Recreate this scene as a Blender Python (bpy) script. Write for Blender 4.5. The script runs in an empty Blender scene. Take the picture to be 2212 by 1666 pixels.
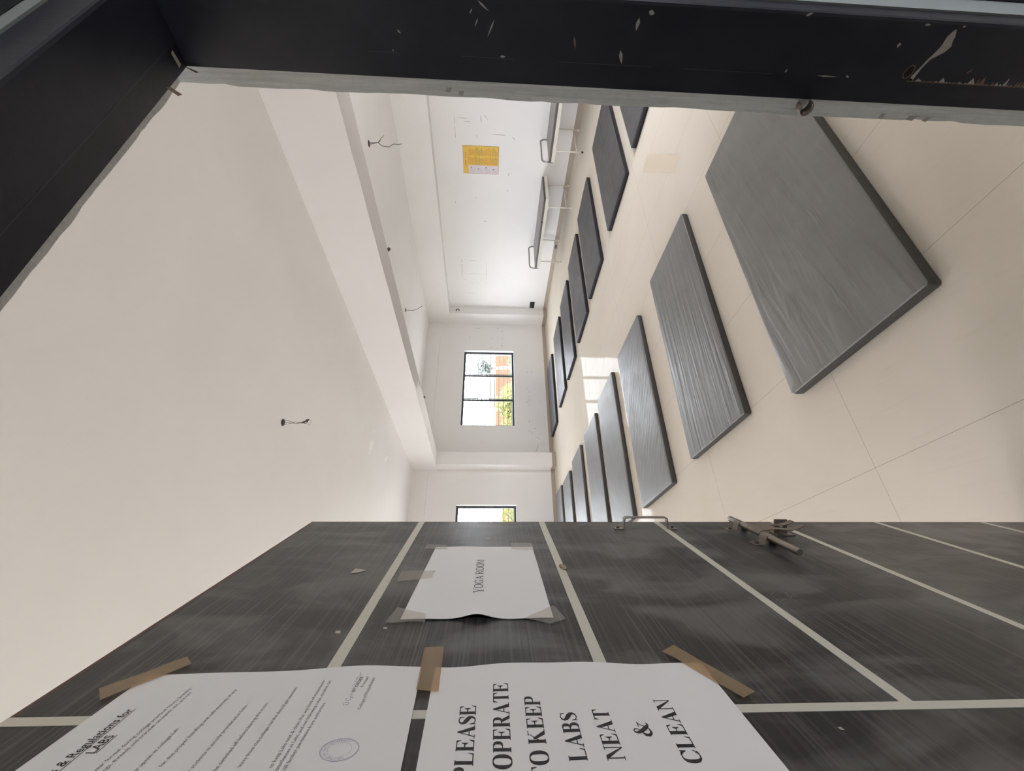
import bpy, bmesh, math, random
from mathutils import Vector, Matrix
random.seed(7)
PI = math.pi
SC = bpy.context.scene
COL = SC.collection

# ------------------------------------------------------------------ camera
cam_d = bpy.data.cameras.new('camera')
cam = bpy.data.objects.new('camera', cam_d)
COL.objects.link(cam)
SC.camera = cam
CAMZ = 1.55
YAW, PITCH, ROLL = math.radians(31.37208), math.radians(-2.99467), math.radians(-0.96091)
fw = Vector((math.sin(YAW)*math.cos(PITCH), math.cos(YAW)*math.cos(PITCH), math.sin(PITCH)))
rt = Vector((math.cos(YAW), -math.sin(YAW), 0))
dn = -(rt.cross(fw))
r2 = rt*math.cos(ROLL) + dn*math.sin(ROLL)
d2 = -rt*math.sin(ROLL) + dn*math.cos(ROLL)
# the photograph was taken with the camera turned on its side: picture-right is down in the room
rot = Matrix((d2, r2, -fw)).transposed()
cam.matrix_world = Matrix.Translation((0, 0, CAMZ)) @ rot.to_4x4()
cam_d.sensor_fit = 'HORIZONTAL'
cam_d.sensor_width = 36.0
cam_d.lens = 36.0*932.01/2212.0
cam_d.clip_start = 0.02
cam_d.clip_end = 300

# ------------------------------------------------------------------ world, view, light
SC.view_settings.view_transform = 'Standard'
SC.view_settings.look = 'None'
SC.view_settings.gamma = 1.0
SC.view_settings.use_curve_mapping = False
SC.view_settings.exposure = 0.0
SKY = 20.0
w = bpy.data.worlds.new('sky')
SC.world = w
w.use_nodes = True
bg = w.node_tree.nodes['Background']
bg.inputs[0].default_value = (0.94, 0.96, 1.06, 1)
bg.inputs[1].default_value = SKY
SC.cycles.max_bounces = 14
SC.cycles.diffuse_bounces = 10
SC.cycles.glossy_bounces = 4
SC.cycles.transparent_max_bounces = 12
SC.cycles.caustics_reflective = False
SC.cycles.caustics_refractive = False
SC.cycles.sample_clamp_indirect = 8.0

# measured sizes of the room (metres)
YF, XW, XB, ZC = 9.555, 8.063, 7.825, 3.274       # far wall, right wall, right beam face, ceiling
YN0, YN1 = 0.226, 0.373                            # door wall: corridor face, room face
XL = -4.2                                          # left wall
DX0, DX1, DZ = -0.19, 0.787, 2.03                  # door opening
CY = -2.1                                          # far side of the corridor
WINZ0, WINZ1 = 0.909, 2.245
FAR_WINS = [(4.667, 6.921), (0.466, 2.716), (-3.75, -1.5)]
LEFT_WINS = [(1.9, 3.2), (6.2, 7.3)]               # on the left wall, out of the picture
NEAR_FILL_GAPS = [(4.6, 6.0)]                # unseen openings added in the door wall to light the far wall
CX0, CX1 = -1.8, 2.7                                # ends of the unseen corridor, cut short so added openings meet the sky
COR_FILL_GAP = (0.8, 1.55, 1.05, 2.05)                    # unseen opening added behind the camera to light the door papers


def portal(loc, rot_e, sx, sy):
    ld = bpy.data.lights.new('daylight_portal', 'AREA')
    ld.shape = 'RECTANGLE'
    ld.size, ld.size_y = sx, sy
    ld.cycles.is_portal = True
    o = bpy.data.objects.new('daylight_portal', ld)
    COL.objects.link(o)
    o.location = loc
    o.rotation_euler = rot_e


for a, b in FAR_WINS:
    portal(((a+b)/2, YF+0.24, (WINZ0+WINZ1)/2), (-PI/2, 0, 0), b-a, WINZ1-WINZ0)
for a, b in LEFT_WINS:
    portal((XL-0.24, (a+b)/2, (WINZ0+WINZ1)/2), (0, -PI/2, 0), WINZ1-WINZ0, b-a)
for a, b in NEAR_FILL_GAPS:
    portal(((a+b)/2, YN0-0.02, (WINZ0+WINZ1)/2), (PI/2, 0, 0), b-a, WINZ1-WINZ0)
portal(((COR_FILL_GAP[0]+COR_FILL_GAP[1])/2, CY-0.22, (COR_FILL_GAP[2]+COR_FILL_GAP[3])/2), (PI/2, 0, 0), COR_FILL_GAP[1]-COR_FILL_GAP[0], COR_FILL_GAP[3]-COR_FILL_GAP[2])


# ------------------------------------------------------------------ materials
def sock(node, *names):
    for n in names:
        if n in node.inputs:
            return node.inputs[n]
    return None


class Mat:
    def __init__(self, name, color=(0.8, 0.8, 0.8), rough=0.5, metal=0.0, spec=0.5):
        self.m = bpy.data.materials.new(name)
        self.m.use_nodes = True
        self.nt = self.m.node_tree
        self.b = self.nt.nodes['Principled BSDF']
        self.b.inputs['Base Color'].default_value = (*color, 1)
        self.b.inputs['Roughness'].default_value = rough
        self.b.inputs['Metallic'].default_value = metal
        s = sock(self.b, 'Specular IOR Level', 'Specular')
        if s:
            s.default_value = spec
        self._co = None

    def n(self, t, **kw):
        nd = self.nt.nodes.new(t)
        for k, v in kw.items():
            setattr(nd, k, v)
        return nd

    def link(self, a, b):
        self.nt.links.new(a, b)

    def coord(self, scale=(1, 1, 1), rotz=0.0, kind='Object'):
        if self._co is None:
            self._co = self.n('ShaderNodeTexCoord')
        src = self._co.outputs[kind]
        if rotz:
            mr = self.n('ShaderNodeMapping')
            mr.inputs['Rotation'].default_value = (0, 0, rotz)
            self.link(src, mr.inputs['Vector'])
            src = mr.outputs[0]
        mp = self.n('ShaderNodeMapping')
        mp.inputs['Scale'].default_value = scale
        self.link(src, mp.inputs['Vector'])
        return mp.outputs[0]

    def noise(self, vec, scale=5, detail=3, rough=0.5, dist=0.0):
        nd = self.n('ShaderNodeTexNoise')
        nd.inputs['Scale'].default_value = scale
        nd.inputs['Detail'].default_value = detail
        nd.inputs['Roughness'].default_value = rough
        nd.inputs['Distortion'].default_value = dist
        self.link(vec, nd.inputs['Vector'])
        return nd.outputs['Fac']

    def ramp(self, fac, stops):
        r = self.n('ShaderNodeValToRGB')
        e = r.color_ramp.elements
        while len(e) < len(stops):
            e.new(0.5)
        for i, (p, c) in enumerate(stops):
            e[i].position = p
            e[i].color = (c, c, c, 1) if isinstance(c, (int, float)) else (*c, 1)
        self.link(fac, r.inputs[0])
        return r.outputs[0]

    def mix(self, fac, a, b, blend='MIX'):
        mx = self.n('ShaderNodeMix', data_type='RGBA', blend_type=blend)
        for s, v in ((mx.inputs[0], fac), (mx.inputs[6], a), (mx.inputs[7], b)):
            if isinstance(v, (int, float)):
                s.default_value = v
            elif isinstance(v, tuple):
                s.default_value = (*v, 1)
            else:
                self.link(v, s)
        return mx.outputs[2]

    def math(self, op, a, b=None):
        nd = self.n('ShaderNodeMath', operation=op)
        for i, v in enumerate((a, b)):
            if v is None:
                continue
            if isinstance(v, (int, float)):
                nd.inputs[i].default_value = v
            else:
                self.link(v, nd.inputs[i])
        return nd.outputs[0]

    def bump(self, h, strength=0.2, dist=0.01):
        bp = self.n('ShaderNodeBump')
        bp.inputs['Strength'].default_value = strength
        bp.inputs['Distance'].default_value = dist
        self.link(h, bp.inputs['Height'])
        self.link(bp.outputs[0], self.b.inputs['Normal'])

    def col(self, c):
        self.link(c, self.b.inputs['Base Color'])

    def rough(self, c):
        self.link(c, self.b.inputs['Roughness'])


def plain(name, color, rough=0.5, metal=0.0, spec=0.5):
    return Mat(name, color, rough, metal, spec).m


def m_plaster(name, c0, c1, rough=0.65, spec=0.2):
    m = Mat(name, c0, rough, 0, spec)
    v = m.coord()
    f = m.noise(v, 1.1, 4, 0.55, 0.4)
    m.col(m.mix(m.ramp(f, [(0.3, 0.0), (0.7, 1.0)]), c0, c1))
    g = m.noise(m.coord((1, 1, 1)), 9, 5, 0.6)
    m.bump(g, 0.08, 0.01)
    return m.m


def m_floor():
    m = Mat('cream_vitrified_tile', (0.6, 0.55, 0.48), 0.1, 0, 0.5)
    v = m.coord()
    sx = m.n('ShaderNodeSeparateXYZ')
    m.link(v, sx.inputs[0])
    masks = []
    for o, off, pitch in ((sx.outputs[0], 0.598-0.597*20, 0.597), (sx.outputs[1], 1.568-1.2*20, 1.2)):
        t = m.math('DIVIDE', m.math('SUBTRACT', o, off), pitch)
        fr = m.math('FRACT', t)
        d = m.math('ABSOLUTE', m.math('SUBTRACT', fr, 0.5))
        masks.append(m.math('GREATER_THAN', d, 0.5-0.00115/pitch))
    joint = m.math('MAXIMUM', masks[0], masks[1])
    f = m.noise(v, 0.9, 4, 0.6, 0.6)
    base = m.mix(m.ramp(f, [(0.3, 0.0), (0.7, 1.0)]), (0.69, 0.635, 0.545), (0.65, 0.595, 0.505))
    # faint drag marks that run along the room
    sc = m.noise(m.coord((14, 1.1, 1), 0.12), 3, 5, 0.7)
    base = m.mix(m.math('MULTIPLY', m.ramp(sc, [(0.55, 0.0), (0.75, 1.0)]), 0.12), base, (0.42, 0.37, 0.31))
    # polished but weak, nearly even mirror coat
    fc = m.mix(m.math('MULTIPLY', joint, 0.55), base, (0.20, 0.17, 0.13))
    m.nt.nodes.remove(m.b)
    df = m.n('ShaderNodeBsdfDiffuse')
    gl = m.n('ShaderNodeBsdfGlossy')
    mx = m.n('ShaderNodeMixShader')
    m.link(fc, df.inputs['Color'])
    wv = m.noise(m.coord((3, 0.8, 1)), 3.0, 2, 0.5)
    bp = m.n('ShaderNodeBump')
    bp.inputs['Strength'].default_value = 0.012
    bp.inputs['Distance'].default_value = 0.01
    m.link(wv, bp.inputs['Height'])
    m.link(bp.outputs[0], gl.inputs['Normal'])
    gl.inputs['Roughness'].default_value = 0.05
    lw = m.n('ShaderNodeLayerWeight')
    lw.inputs['Blend'].default_value = 0.25
    m.link(m.math('ADD', 0.018, m.math('MULTIPLY', lw.outputs['Facing'], 0.042)), mx.inputs[0])
    m.link(df.outputs[0], mx.inputs[1])
    m.link(gl.outputs[0], mx.inputs[2])
    m.link(mx.outputs[0], m.nt.nodes['Material Output'].inputs[0])
    return m.m


def m_vinyl(name, c0, c1, sheen_rough, kind):
    m = Mat(name, c0, sheen_rough, 0, 0.3 if 'charcoal' in name else 0.75)
    v = m.coord()
    blot = m.noise(v, 2.2, 4, 0.6, 0.5)
    m.col(m.mix(m.ramp(blot, [(0.32, 0.0), (0.68, 1.0)]), c0, c1))
    if kind == 'long':
        h = m.noise(m.coord((0.35, 10, 1)), 2.4, 2, 0.5, 0.3)
    elif kind == 'diag':
        h = m.noise(m.coord((1.6, 11, 1), math.radians(40)), 2.2, 2, 0.5, 0.2)
    elif kind == 'loose':
        h = m.noise(m.coord((0.6, 5.0, 1), math.radians(-6)), 2.4, 3, 0.5, 0.8)
    else:
        h = m.noise(m.coord((0.5, 30, 1)), 3.0, 4, 0.6, 0.2)
    hh = m.math('ADD', h, m.math('MULTIPLY', m.noise(v, 260, 2, 0.5), 0.03))
    m.bump(hh, {'long': 0.42, 'diag': 0.24, 'loose': 0.5}.get(kind, 0.22), 0.02)
    rg = m.noise(v, 5, 3, 0.6)
    m.rough(m.ramp(rg, [(0.3, sheen_rough-0.05), (0.7, sheen_rough+0.06)]))
    return m.m


def m_laminate():
    m = Mat('black_grained_laminate', (0.04, 0.04, 0.04), 0.36, 0, 0.45)
    v = m.coord((1, 1, 1))
    cl = m.noise(m.coord((1.5, 1, 0.75)), 6.5, 4, 0.55, 0.6)
    cloud = m.ramp(cl, [(0.45, 0.0), (0.62, 1.0)])
    base = m.mix(cloud, (0.014, 0.0135, 0.0135), (0.085, 0.084, 0.080))
    s1 = m.noise(m.coord((1.3, 1, 150)), 1.4, 5, 0.75, 0.25)
    base = m.mix(m.math('MULTIPLY', m.ramp(s1, [(0.50, 0.0), (0.66, 1.0)]), 0.55), base, (0.14, 0.137, 0.132))
    s2 = m.noise(m.coord((1.7, 1, 210)), 1.1, 4, 0.7, 0.3)
    base = m.mix(m.math('MULTIPLY', m.ramp(s2, [(0.56, 0.0), (0.66, 1.0)]), 0.55), base, (0.012, 0.012, 0.012))
    m.col(base)
    m.bump(s1, 0.05, 0.003)
    return m.m


def m_frame_paint():
    m = Mat('blue_black_enamel', (0.012, 0.014, 0.02), 0.38, 0, 0.4)
    v = m.coord()
    n = m.noise(v, 7, 4, 0.6)
    m.col(m.mix(m.ramp(n, [(0.35, 0.0), (0.7, 1.0)]), (0.0155, 0.0175, 0.026), (0.027, 0.029, 0.038)))
    n2 = m.noise(m.coord((22, 22, 2)), 3, 4, 0.6)
    m.bump(n2, 0.12, 0.004)
    return m.m


def m_glass():
    m = bpy.data.materials.new('clear_window_glass')
    m.use_nodes = True
    nt = m.node_tree
    nt.nodes.clear()
    out = nt.nodes.new('ShaderNodeOutputMaterial')
    t = nt.nodes.new('ShaderNodeBsdfTransparent')
    t.inputs[0].default_value = (0.96, 0.98, 0.97, 1)
    g = nt.nodes.new('ShaderNodeBsdfGlossy')
    g.inputs['Roughness'].default_value = 0.02
    mx = nt.nodes.new('ShaderNodeMixShader')
    mx.inputs[0].default_value = 0.05
    nt.links.new(t.outputs[0], mx.inputs[1])
    nt.links.new(g.outputs[0], mx.inputs[2])
    nt.links.new(mx.outputs[0], out.inputs[0])
    return m


def m_clear_tape():
    m = bpy.data.materials.new('clear_sticky_tape')
    m.use_nodes = True
    nt = m.node_tree
    b = nt.nodes['Principled BSDF']
    out = nt.nodes['Material Output']
    b.inputs['Base Color'].default_value = (0.62, 0.58, 0.52, 1)
    b.inputs['Roughness'].default_value = 0.18
    t = nt.nodes.new('ShaderNodeBsdfTransparent')
    t.inputs[0].default_value = (0.93, 0.91, 0.88, 1)
    mx = nt.nodes.new('ShaderNodeMixShader')
    mx.inputs[0].default_value = 0.26
    nt.links.new(t.outputs[0], mx.inputs[1])
    nt.links.new(b.outputs[0], mx.inputs[2])
    nt.links.new(mx.outputs[0], out.inputs[0])
    return m


def m_brown_tape():
    m = bpy.data.materials.new('brown_parcel_tape')
    m.use_nodes = True
    nt = m.node_tree
    b = nt.nodes['Principled BSDF']
    out = nt.nodes['Material Output']
    b.inputs['Base Color'].default_value = (0.40, 0.29, 0.18, 1)
    b.inputs['Roughness'].default_value = 0.3
    t = nt.nodes.new('ShaderNodeBsdfTransparent')
    t.inputs[0].default_value = (0.95, 0.76, 0.55, 1)
    mx = nt.nodes.new('ShaderNodeMixShader')
    mx.inputs[0].default_value = 0.5
    nt.links.new(t.outputs[0], mx.inputs[1])
    nt.links.new(b.outputs[0], mx.inputs[2])
    nt.links.new(mx.outputs[0], out.inputs[0])
    return m


def m_leaf(name, a, b):
    m = Mat(name, a, 0.6, 0, 0.2)
    n = m.noise(m.coord(), 6, 3, 0.6)
    m.col(m.mix(m.ramp(n, [(0.35, 0.0), (0.65, 1.0)]), a, b))
    return m.m


M = {}
M['wall'] = m_plaster('white_wall_plaster', (0.80, 0.785, 0.768), (0.77, 0.755, 0.737))
M['ceil'] = m_plaster('white_ceiling_plaster', (0.84, 0.822, 0.805), (0.805, 0.787, 0.77), 0.5, 0.4)
def m_reveal():
    m = Mat('trowelled_grey_plaster', (0.62, 0.64, 0.62), 0.7, 0, 0.3)
    a = m.noise(m.coord((90, 90, 5)), 1.6, 5, 0.7, 0.4)
    b = m.noise(m.coord((5, 60, 60)), 1.2, 4, 0.6, 0.4)
    c = m.mix(m.ramp(a, [(0.35, 0.0), (0.6, 1.0)]), (0.64, 0.655, 0.635), (0.80, 0.815, 0.79))
    m.col(m.mix(m.math('MULTIPLY', m.ramp(b, [(0.45, 0.0), (0.7, 1.0)]), 0.3), c, (0.58, 0.60, 0.585)))
    m.bump(a, 0.35, 0.004)
    return m.m


M['reveal'] = m_reveal()
M['floor'] = m_floor()
M['lobby'] = m_plaster('green_grey_lobby_paint', (0.30, 0.33, 0.32), (0.25, 0.275, 0.265), 0.6, 0.3)
M['skirt'] = plain('beige_skirting_tile', (0.40, 0.34, 0.28), 0.22)
M['scuff'] = plain('grey_scuff', (0.46, 0.44, 0.42), 0.8)
M['scuff2'] = plain('pale_scuff', (0.58, 0.55, 0.51), 0.8)
M['stain'] = plain('pale_yellow_residue', (0.66, 0.578, 0.45), 0.3)
M['frame'] = m_frame_paint()
M['chip'] = plain('bare_primer', (0.42, 0.38, 0.34), 0.7)
M['chip2'] = plain('bare_wood', (0.20, 0.13, 0.09), 0.8)
M['hole'] = plain('hollow_shade', (0.012, 0.010, 0.008), 0.9)
M['lam'] = m_laminate()
M['inlay'] = plain('cream_inlay', (0.52, 0.50, 0.42), 0.45)
M['lip'] = plain('red_brown_lipping', (0.085, 0.035, 0.026), 0.5)
M['steel'] = plain('worn_steel', (0.30, 0.265, 0.235), 0.38, 0.85)
M['steel_dark'] = plain('dull_brown_steel', (0.22, 0.185, 0.155), 0.42, 0.75)
M['screw'] = plain('rusty_screw', (0.10, 0.07, 0.05), 0.6, 0.6)
M['paper'] = plain('white_paper', (0.70, 0.695, 0.68), 0.55, 0, 0.35)
M['paper_side'] = M['paper']
M['ink'] = plain('black_ink', (0.012, 0.011, 0.012), 0.5)
M['ink_grey'] = plain('grey_print', (0.08, 0.077, 0.077), 0.6)
M['ink_soft'] = plain('faint_print', (0.10, 0.097, 0.097), 0.6)
M['ink_blue'] = plain('violet_stamp_ink', (0.27, 0.25, 0.36), 0.7)
M['pen'] = plain('green_black_pen', (0.13, 0.17, 0.17), 0.6)
M['ctape'] = m_clear_tape()
M['btape'] = m_brown_tape()
M['black'] = plain('black_aluminium', (0.018, 0.019, 0.022), 0.4)
M['grille'] = plain('painted_grille', (0.10, 0.09, 0.085), 0.5)
M['glass'] = m_glass()
M['grey_long'] = m_vinyl('grey_vinyl_ridged', (0.150, 0.148, 0.142), (0.175, 0.173, 0.168), 0.46, 'long')
M['grey_diag'] = m_vinyl('grey_vinyl_slanting', (0.150, 0.148, 0.143), (0.174, 0.172, 0.168), 0.47, 'diag')
M['grey_loose'] = m_vinyl('grey_vinyl_creased', (0.145, 0.139, 0.130), (0.185, 0.178, 0.167), 0.42, 'loose')
M['grey_fine'] = m_vinyl('grey_vinyl_grained', (0.150, 0.148, 0.144), (0.174, 0.172, 0.169), 0.47, 'fine')
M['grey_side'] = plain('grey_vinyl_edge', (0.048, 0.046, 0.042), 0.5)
M['dark_top'] = m_vinyl('charcoal_vinyl', (0.064, 0.061, 0.064), (0.080, 0.076, 0.080), 0.44, 'fine')
M['dark_fold'] = m_vinyl('charcoal_vinyl_folded', (0.062, 0.059, 0.062), (0.080, 0.076, 0.079), 0.44, 'loose')
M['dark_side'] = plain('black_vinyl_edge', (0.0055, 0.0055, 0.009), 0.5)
M['bedpaint'] = plain('cream_enamel', (0.66, 0.62, 0.54), 0.35)
M['bedpad'] = m_vinyl('bed_grey_rexine', (0.20, 0.185, 0.175), (0.22, 0.205, 0.195), 0.38, 'fine')
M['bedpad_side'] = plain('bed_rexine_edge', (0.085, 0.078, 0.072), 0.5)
M['rail'] = plain('grey_steel_tube', (0.30, 0.28, 0.265), 0.32, 0.7)
M['rubber'] = plain('black_rubber', (0.012, 0.011, 0.011), 0.7)
M['yellow'] = plain('yellow_chart_paper', (0.72, 0.47, 0.085), 0.6)
M['orange_ink'] = plain('orange_lettering', (0.52, 0.20, 0.04), 0.7)
M['olive_ink'] = plain('olive_lettering', (0.28, 0.20, 0.04), 0.7)
M['sheet'] = plain('pale_lilac_paper', (0.66, 0.60, 0.62), 0.5)
M['sheet_edge'] = plain('clear_film_edge', (0.80, 0.79, 0.77), 0.3)
M['wire'] = plain('brown_wire', (0.06, 0.038, 0.028), 0.5)
M['wire_grey'] = plain('grey_wire', (0.20, 0.175, 0.155), 0.5)
M['plastic_dark'] = plain('dark_bakelite', (0.02, 0.016, 0.015), 0.4)
M['wall_dark'] = plain('dark_corridor_band', (0.03, 0.034, 0.042), 0.6)
M['leaf_y'] = m_leaf('yellow_green_leaf', (0.105, 0.115, 0.022), (0.145, 0.145, 0.030))
M['leaf_g'] = m_leaf('green_leaf', (0.030, 0.075, 0.035), (0.050, 0.10, 0.055))
M['leaf_d'] = m_leaf('dusty_green_leaf', (0.060, 0.075, 0.065), (0.085, 0.10, 0.085))
M['bark'] = plain('grey_bark', (0.10, 0.08, 0.06), 0.8)
M['brickwall'] = m_plaster('brick_coloured_wall', (0.085, 0.038, 0.018), (0.10, 0.050, 0.026), 0.8, 0.2)
M['building'] = m_plaster('pale_building_paint', (0.16, 0.155, 0.14), (0.17, 0.165, 0.15), 0.8, 0.2)
M['earth'] = m_plaster('lightened_dry_earth', (0.58, 0.56, 0.52), (0.50, 0.48, 0.44), 0.9, 0.2)  # lightened to stand for sunlit ground, bouncing light up to the ceiling


# ------------------------------------------------------------------ mesh helper
class MB:
    def __init__(self):
        self.v, self.f, self.mi, self.sm = [], [], [], []

    def add(self, verts, faces, mi=0, smooth=False):
        o = len(self.v)
        self.v += [tuple(p) for p in verts]
        for f in faces:
            self.f.append([i+o for i in f])
            self.mi.append(mi)
            self.sm.append(smooth)
        return self

    def box(self, x0, x1, y0, y1, z0, z1, mi=0):
        v = [(x0, y0, z0), (x1, y0, z0), (x1, y1, z0), (x0, y1, z0), (x0, y0, z1), (x1, y0, z1), (x1, y1, z1), (x0, y1, z1)]
        return self.add(v, [(0, 3, 2, 1), (4, 5, 6, 7), (0, 1, 5, 4), (1, 2, 6, 5), (2, 3, 7, 6), (3, 0, 4, 7)], mi)

    def tube(self, pts, r, n=10, mi=0, closed=False, cap=True, radii=None):
        pts = [Vector(p) for p in pts]
        N = len(pts)
        rings = []
        up = None
        for i, p in enumerate(pts):
            if closed:
                t = (pts[(i+1) % N]-pts[i-1]).normalized()
            else:
                t = (pts[min(i+1, N-1)]-pts[max(i-1, 0)]).normalized()
            if up is None:
                a = Vector((0, 0, 1)) if abs(t.z) < 0.9 else Vector((1, 0, 0))
                up = (a - t*a.dot(t)).normalized()
            else:
                up = (up - t*up.dot(t)).normalized()
            s = t.cross(up)
            rr = radii[i] if radii else r
            rings.append([p + up*(rr*math.cos(2*PI*k/n)) + s*(rr*math.sin(2*PI*k/n)) for k in range(n)])
        o = len(self.v)
        for rg in rings:
            self.v += [tuple(q) for q in rg]
        M_ = N if closed else N-1
        for i in range(M_):
            j = (i+1) % N
            for k in range(n):
                k2 = (k+1) % n
                self.f.append([o+i*n+k, o+j*n+k, o+j*n+k2, o+i*n+k2])
                self.mi.append(mi)
                self.sm.append(True)
        if cap and not closed:
            self.f.append([o+k for k in range(n)])
            self.f.append([o+(N-1)*n+k for k in reversed(range(n))])
            self.mi += [mi, mi]
            self.sm += [False, False]
        return self

    def xform(self, fn):
        self.v = [tuple(fn(*p)) for p in self.v]
        return self

    def build(self, name, mats, parent=None, bevel=0.0):
        me = bpy.data.meshes.new(name)
        me.from_pydata(self.v, [], self.f)
        if not isinstance(mats, (list, tuple)):
            mats = [mats]
        for m in mats:
            me.materials.append(m)
        for p, i, s in zip(me.polygons, self.mi, self.sm):
            p.material_index = i
            p.use_smooth = s
        me.update()
        o = bpy.data.objects.new(name, me)
        COL.objects.link(o)
        if parent is not None:
            o.parent = parent
        if bevel:
            bv = o.modifiers.new('bevel', 'BEVEL')
            bv.width = bevel
            bv.segments = 2
            bv.limit_method = 'ANGLE'
        return o


def tag(o, label=None, cat=None, group=None, kind=None):
    if label:
        o['label'] = label
    if cat:
        o['category'] = cat
    if group:
        o['group'] = group
    if kind:
        o['kind'] = kind
    return o


def empty(name, loc=(0, 0, 0), rz=0.0):
    o = bpy.data.objects.new(name, None)
    o.empty_display_size = 0.1
    COL.objects.link(o)
    o.location = loc
    o.rotation_euler = (0, 0, rz)
    return o


def copy_tree(o, parent=None):
    c = o.copy()
    COL.objects.link(c)
    c.parent = parent
    for ch in list(o.children):
        copy_tree(ch, c)
    return c


def struct(name, mb, mat, label=None, cat=None, parent=None, bevel=0.0):
    o = mb.build(name, mat, parent, bevel)
    if parent is None:
        o['kind'] = 'structure'
        if label:
            o['label'] = label
        o['category'] = cat or name.split('_')[0]
    return o


# ------------------------------------------------------------------ room shell
PATCHES = [[(2.471, 5.893), (2.588, 5.891), (2.723, 6.103), (2.661, 6.118), (2.528, 6.042)],
           [(2.757, 5.937), (2.839, 5.994), (2.844, 6.048), (2.792, 5.998)],
           [(2.395, 5.894), (2.455, 5.931), (2.546, 6.085), (2.457, 5.982)],
           [(2.662, 6.912), (2.753, 6.918), (2.845, 7.072), (2.752, 7.027)]]      # small filler patches on the ceiling
fl = MB().box(XL-0.3, XW+0.3, YN0, YF+0.3, -0.2, 0.0).box(CX0-0.2, CX1+0.2, CY-0.2, YN0, -0.2, 0.0)
# pale tape residue left on the tiles
fl.add([(4.242, 2.42, 0.0006), (3.495, 1.99, 0.0006), (3.465, 2.13, 0.0006), (4.21, 2.59, 0.0006)], [(0, 3, 2, 1)], 1)
struct('floor', fl, [M['floor'], M['stain']], 'cream glossy tiled floor')
cg = MB().box(XL-0.3, XW+0.3, YN0, YF+0.3, ZC, ZC+0.2)
for pg in PATCHES:
    cg.add([(x, y, ZC-0.0006) for x, y in pg], [tuple(range(len(pg)))], 1)
struct('ceiling', cg, [M['ceil'], plain('fresh_white_filler', (0.90, 0.89, 0.87), 0.5)], 'plain white plastered ceiling')


def strokes(mb, marks, fn, wmin, wmax, mi):
    """thin marks on a plane; marks are (a, b, c, d) from (a,b) to (c,d) in plane coordinates"""
    for a, b, c, d in marks:
        L = math.hypot(c-a, d-b)
        if L < 1e-6:
            continue
        nx, ny = -(d-b)/L, (c-a)/L
        N = max(2, int(L/0.05))
        prev = None
        for i in range(N+1):
            t = i/N
            ww = random.uniform(wmin, wmax)*(0.35+0.65*math.sin(PI*min(max(t, 0.08), 0.92)))
            x, y = a+(c-a)*t+random.uniform(-.002, .002), b+(d-b)*t
            cur = (fn(x+nx*ww/2, y+ny*ww/2), fn(x-nx*ww/2, y-ny*ww/2))
            if prev and (random.random() > 0.22 or N < 4):
                mb.add([prev[0], prev[1], cur[1], cur[0]], [(0, 1, 2, 3)], mi)
            prev = cur


# right wall with the panel set back between beam and columns
wr = MB().box(XW, XW+0.25, YN0, YF+0.3, 0, ZC)
RW = [(4.098, 2.246, 4.524, 2.258), (4.109, 2.206, 4.119, 2.026), (4.170, 2.099, 4.171, 1.962), (4.061, 1.788, 4.178, 1.772),
      (4.042, 1.722, 4.133, 1.656), (4.380, 1.582, 4.380, 1.280), (4.407, 1.211, 4.464, 1.147), (7.384, 2.272, 7.924, 2.277),
      (7.420, 2.081, 7.412, 1.888), (6.676, 2.411, 6.702, 2.402), (5.483, 1.230, 5.526, 1.256), (5.108, 1.228, 5.177, 1.244),
      (5.684, 1.908, 5.705, 1.899), (5.790, 2.338, 5.845, 2.322), (6.261, 1.746, 6.281, 1.654), (4.396, 1.867, 4.445, 1.851)]
RWP = [(7.845, 2.274, 7.851, 1.635), (7.430, 1.675, 8.194, 1.673), (8.054, 2.271, 8.065, 2.177), (8.181, 2.086, 8.174, 1.836), (8.527, 2.292, 8.551, 1.928)]
fnR = lambda y, z: (XW-0.0008, y, z)
strokes(wr, RW, fnR, 0.006, 0.018, 1)
strokes(wr, RWP, fnR, 0.005, 0.012, 2)
struct('wall_right', wr, [M['wall'], M['scuff'], M['scuff2']], 'white wall behind the two couches')

# far wall, pierced by windows
wf = MB()
xs = sorted(FAR_WINS)
TF = 0.22
wf.box(XL-0.3, XW+0.3, YF, YF+TF, 0, WINZ0)
wf.box(XL-0.3, XW+0.3, YF, YF+TF, WINZ1, ZC)
edges = [XL-0.3] + [e for wv in xs for e in wv] + [XW+0.3]
for i in range(0, len(edges), 2):
    wf.box(edges[i], edges[i+1], YF, YF+TF, WINZ0, WINZ1)
FW = [(7.710, 1.373, 7.674, 1.311), (7.635, 1.240, 7.582, 1.186), (7.343, 1.236, 7.326, 1.179), (7.202, 1.228, 7.184, 1.204),
      (7.153, 1.236, 7.047, 1.214), (6.998, 1.386, 7.011, 1.331), (7.009, 1.540, 7.049, 1.487), (7.693, 1.960, 7.690, 1.843),
      (6.255, 0.587, 6.234, 0.540), (6.241, 0.457, 6.231, 0.417), (5.738, 0.591, 5.730, 0.556), (5.645, 0.547, 5.633, 0.502),
      (5.500, 0.541, 5.474, 0.507), (5.407, 0.578, 5.396, 0.487), (5.329, 0.614, 5.343, 0.546), (5.253, 0.560, 5.266, 0.514),
      (5.387, 0.264, 5.374, 0.249), (4.813, 0.552, 4.764, 0.543), (4.583, 0.440, 4.620, 0.394), (4.545, 0.572, 4.463, 0.466),
      (7.405, 2.111, 7.337, 2.107), (7.391, 1.503, 7.330, 1.502), (4.381, 0.404, 4.312, 0.299), (4.16, 0.35, 3.98, 0.42)]
strokes(wf, FW, lambda x, z: (x, YF-0.0008, z), 0.008, 0.020, 1)
struct('wall_far', wf, [M['wall'], M['scuff']], 'white end wall with two barred windows in view')

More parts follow.
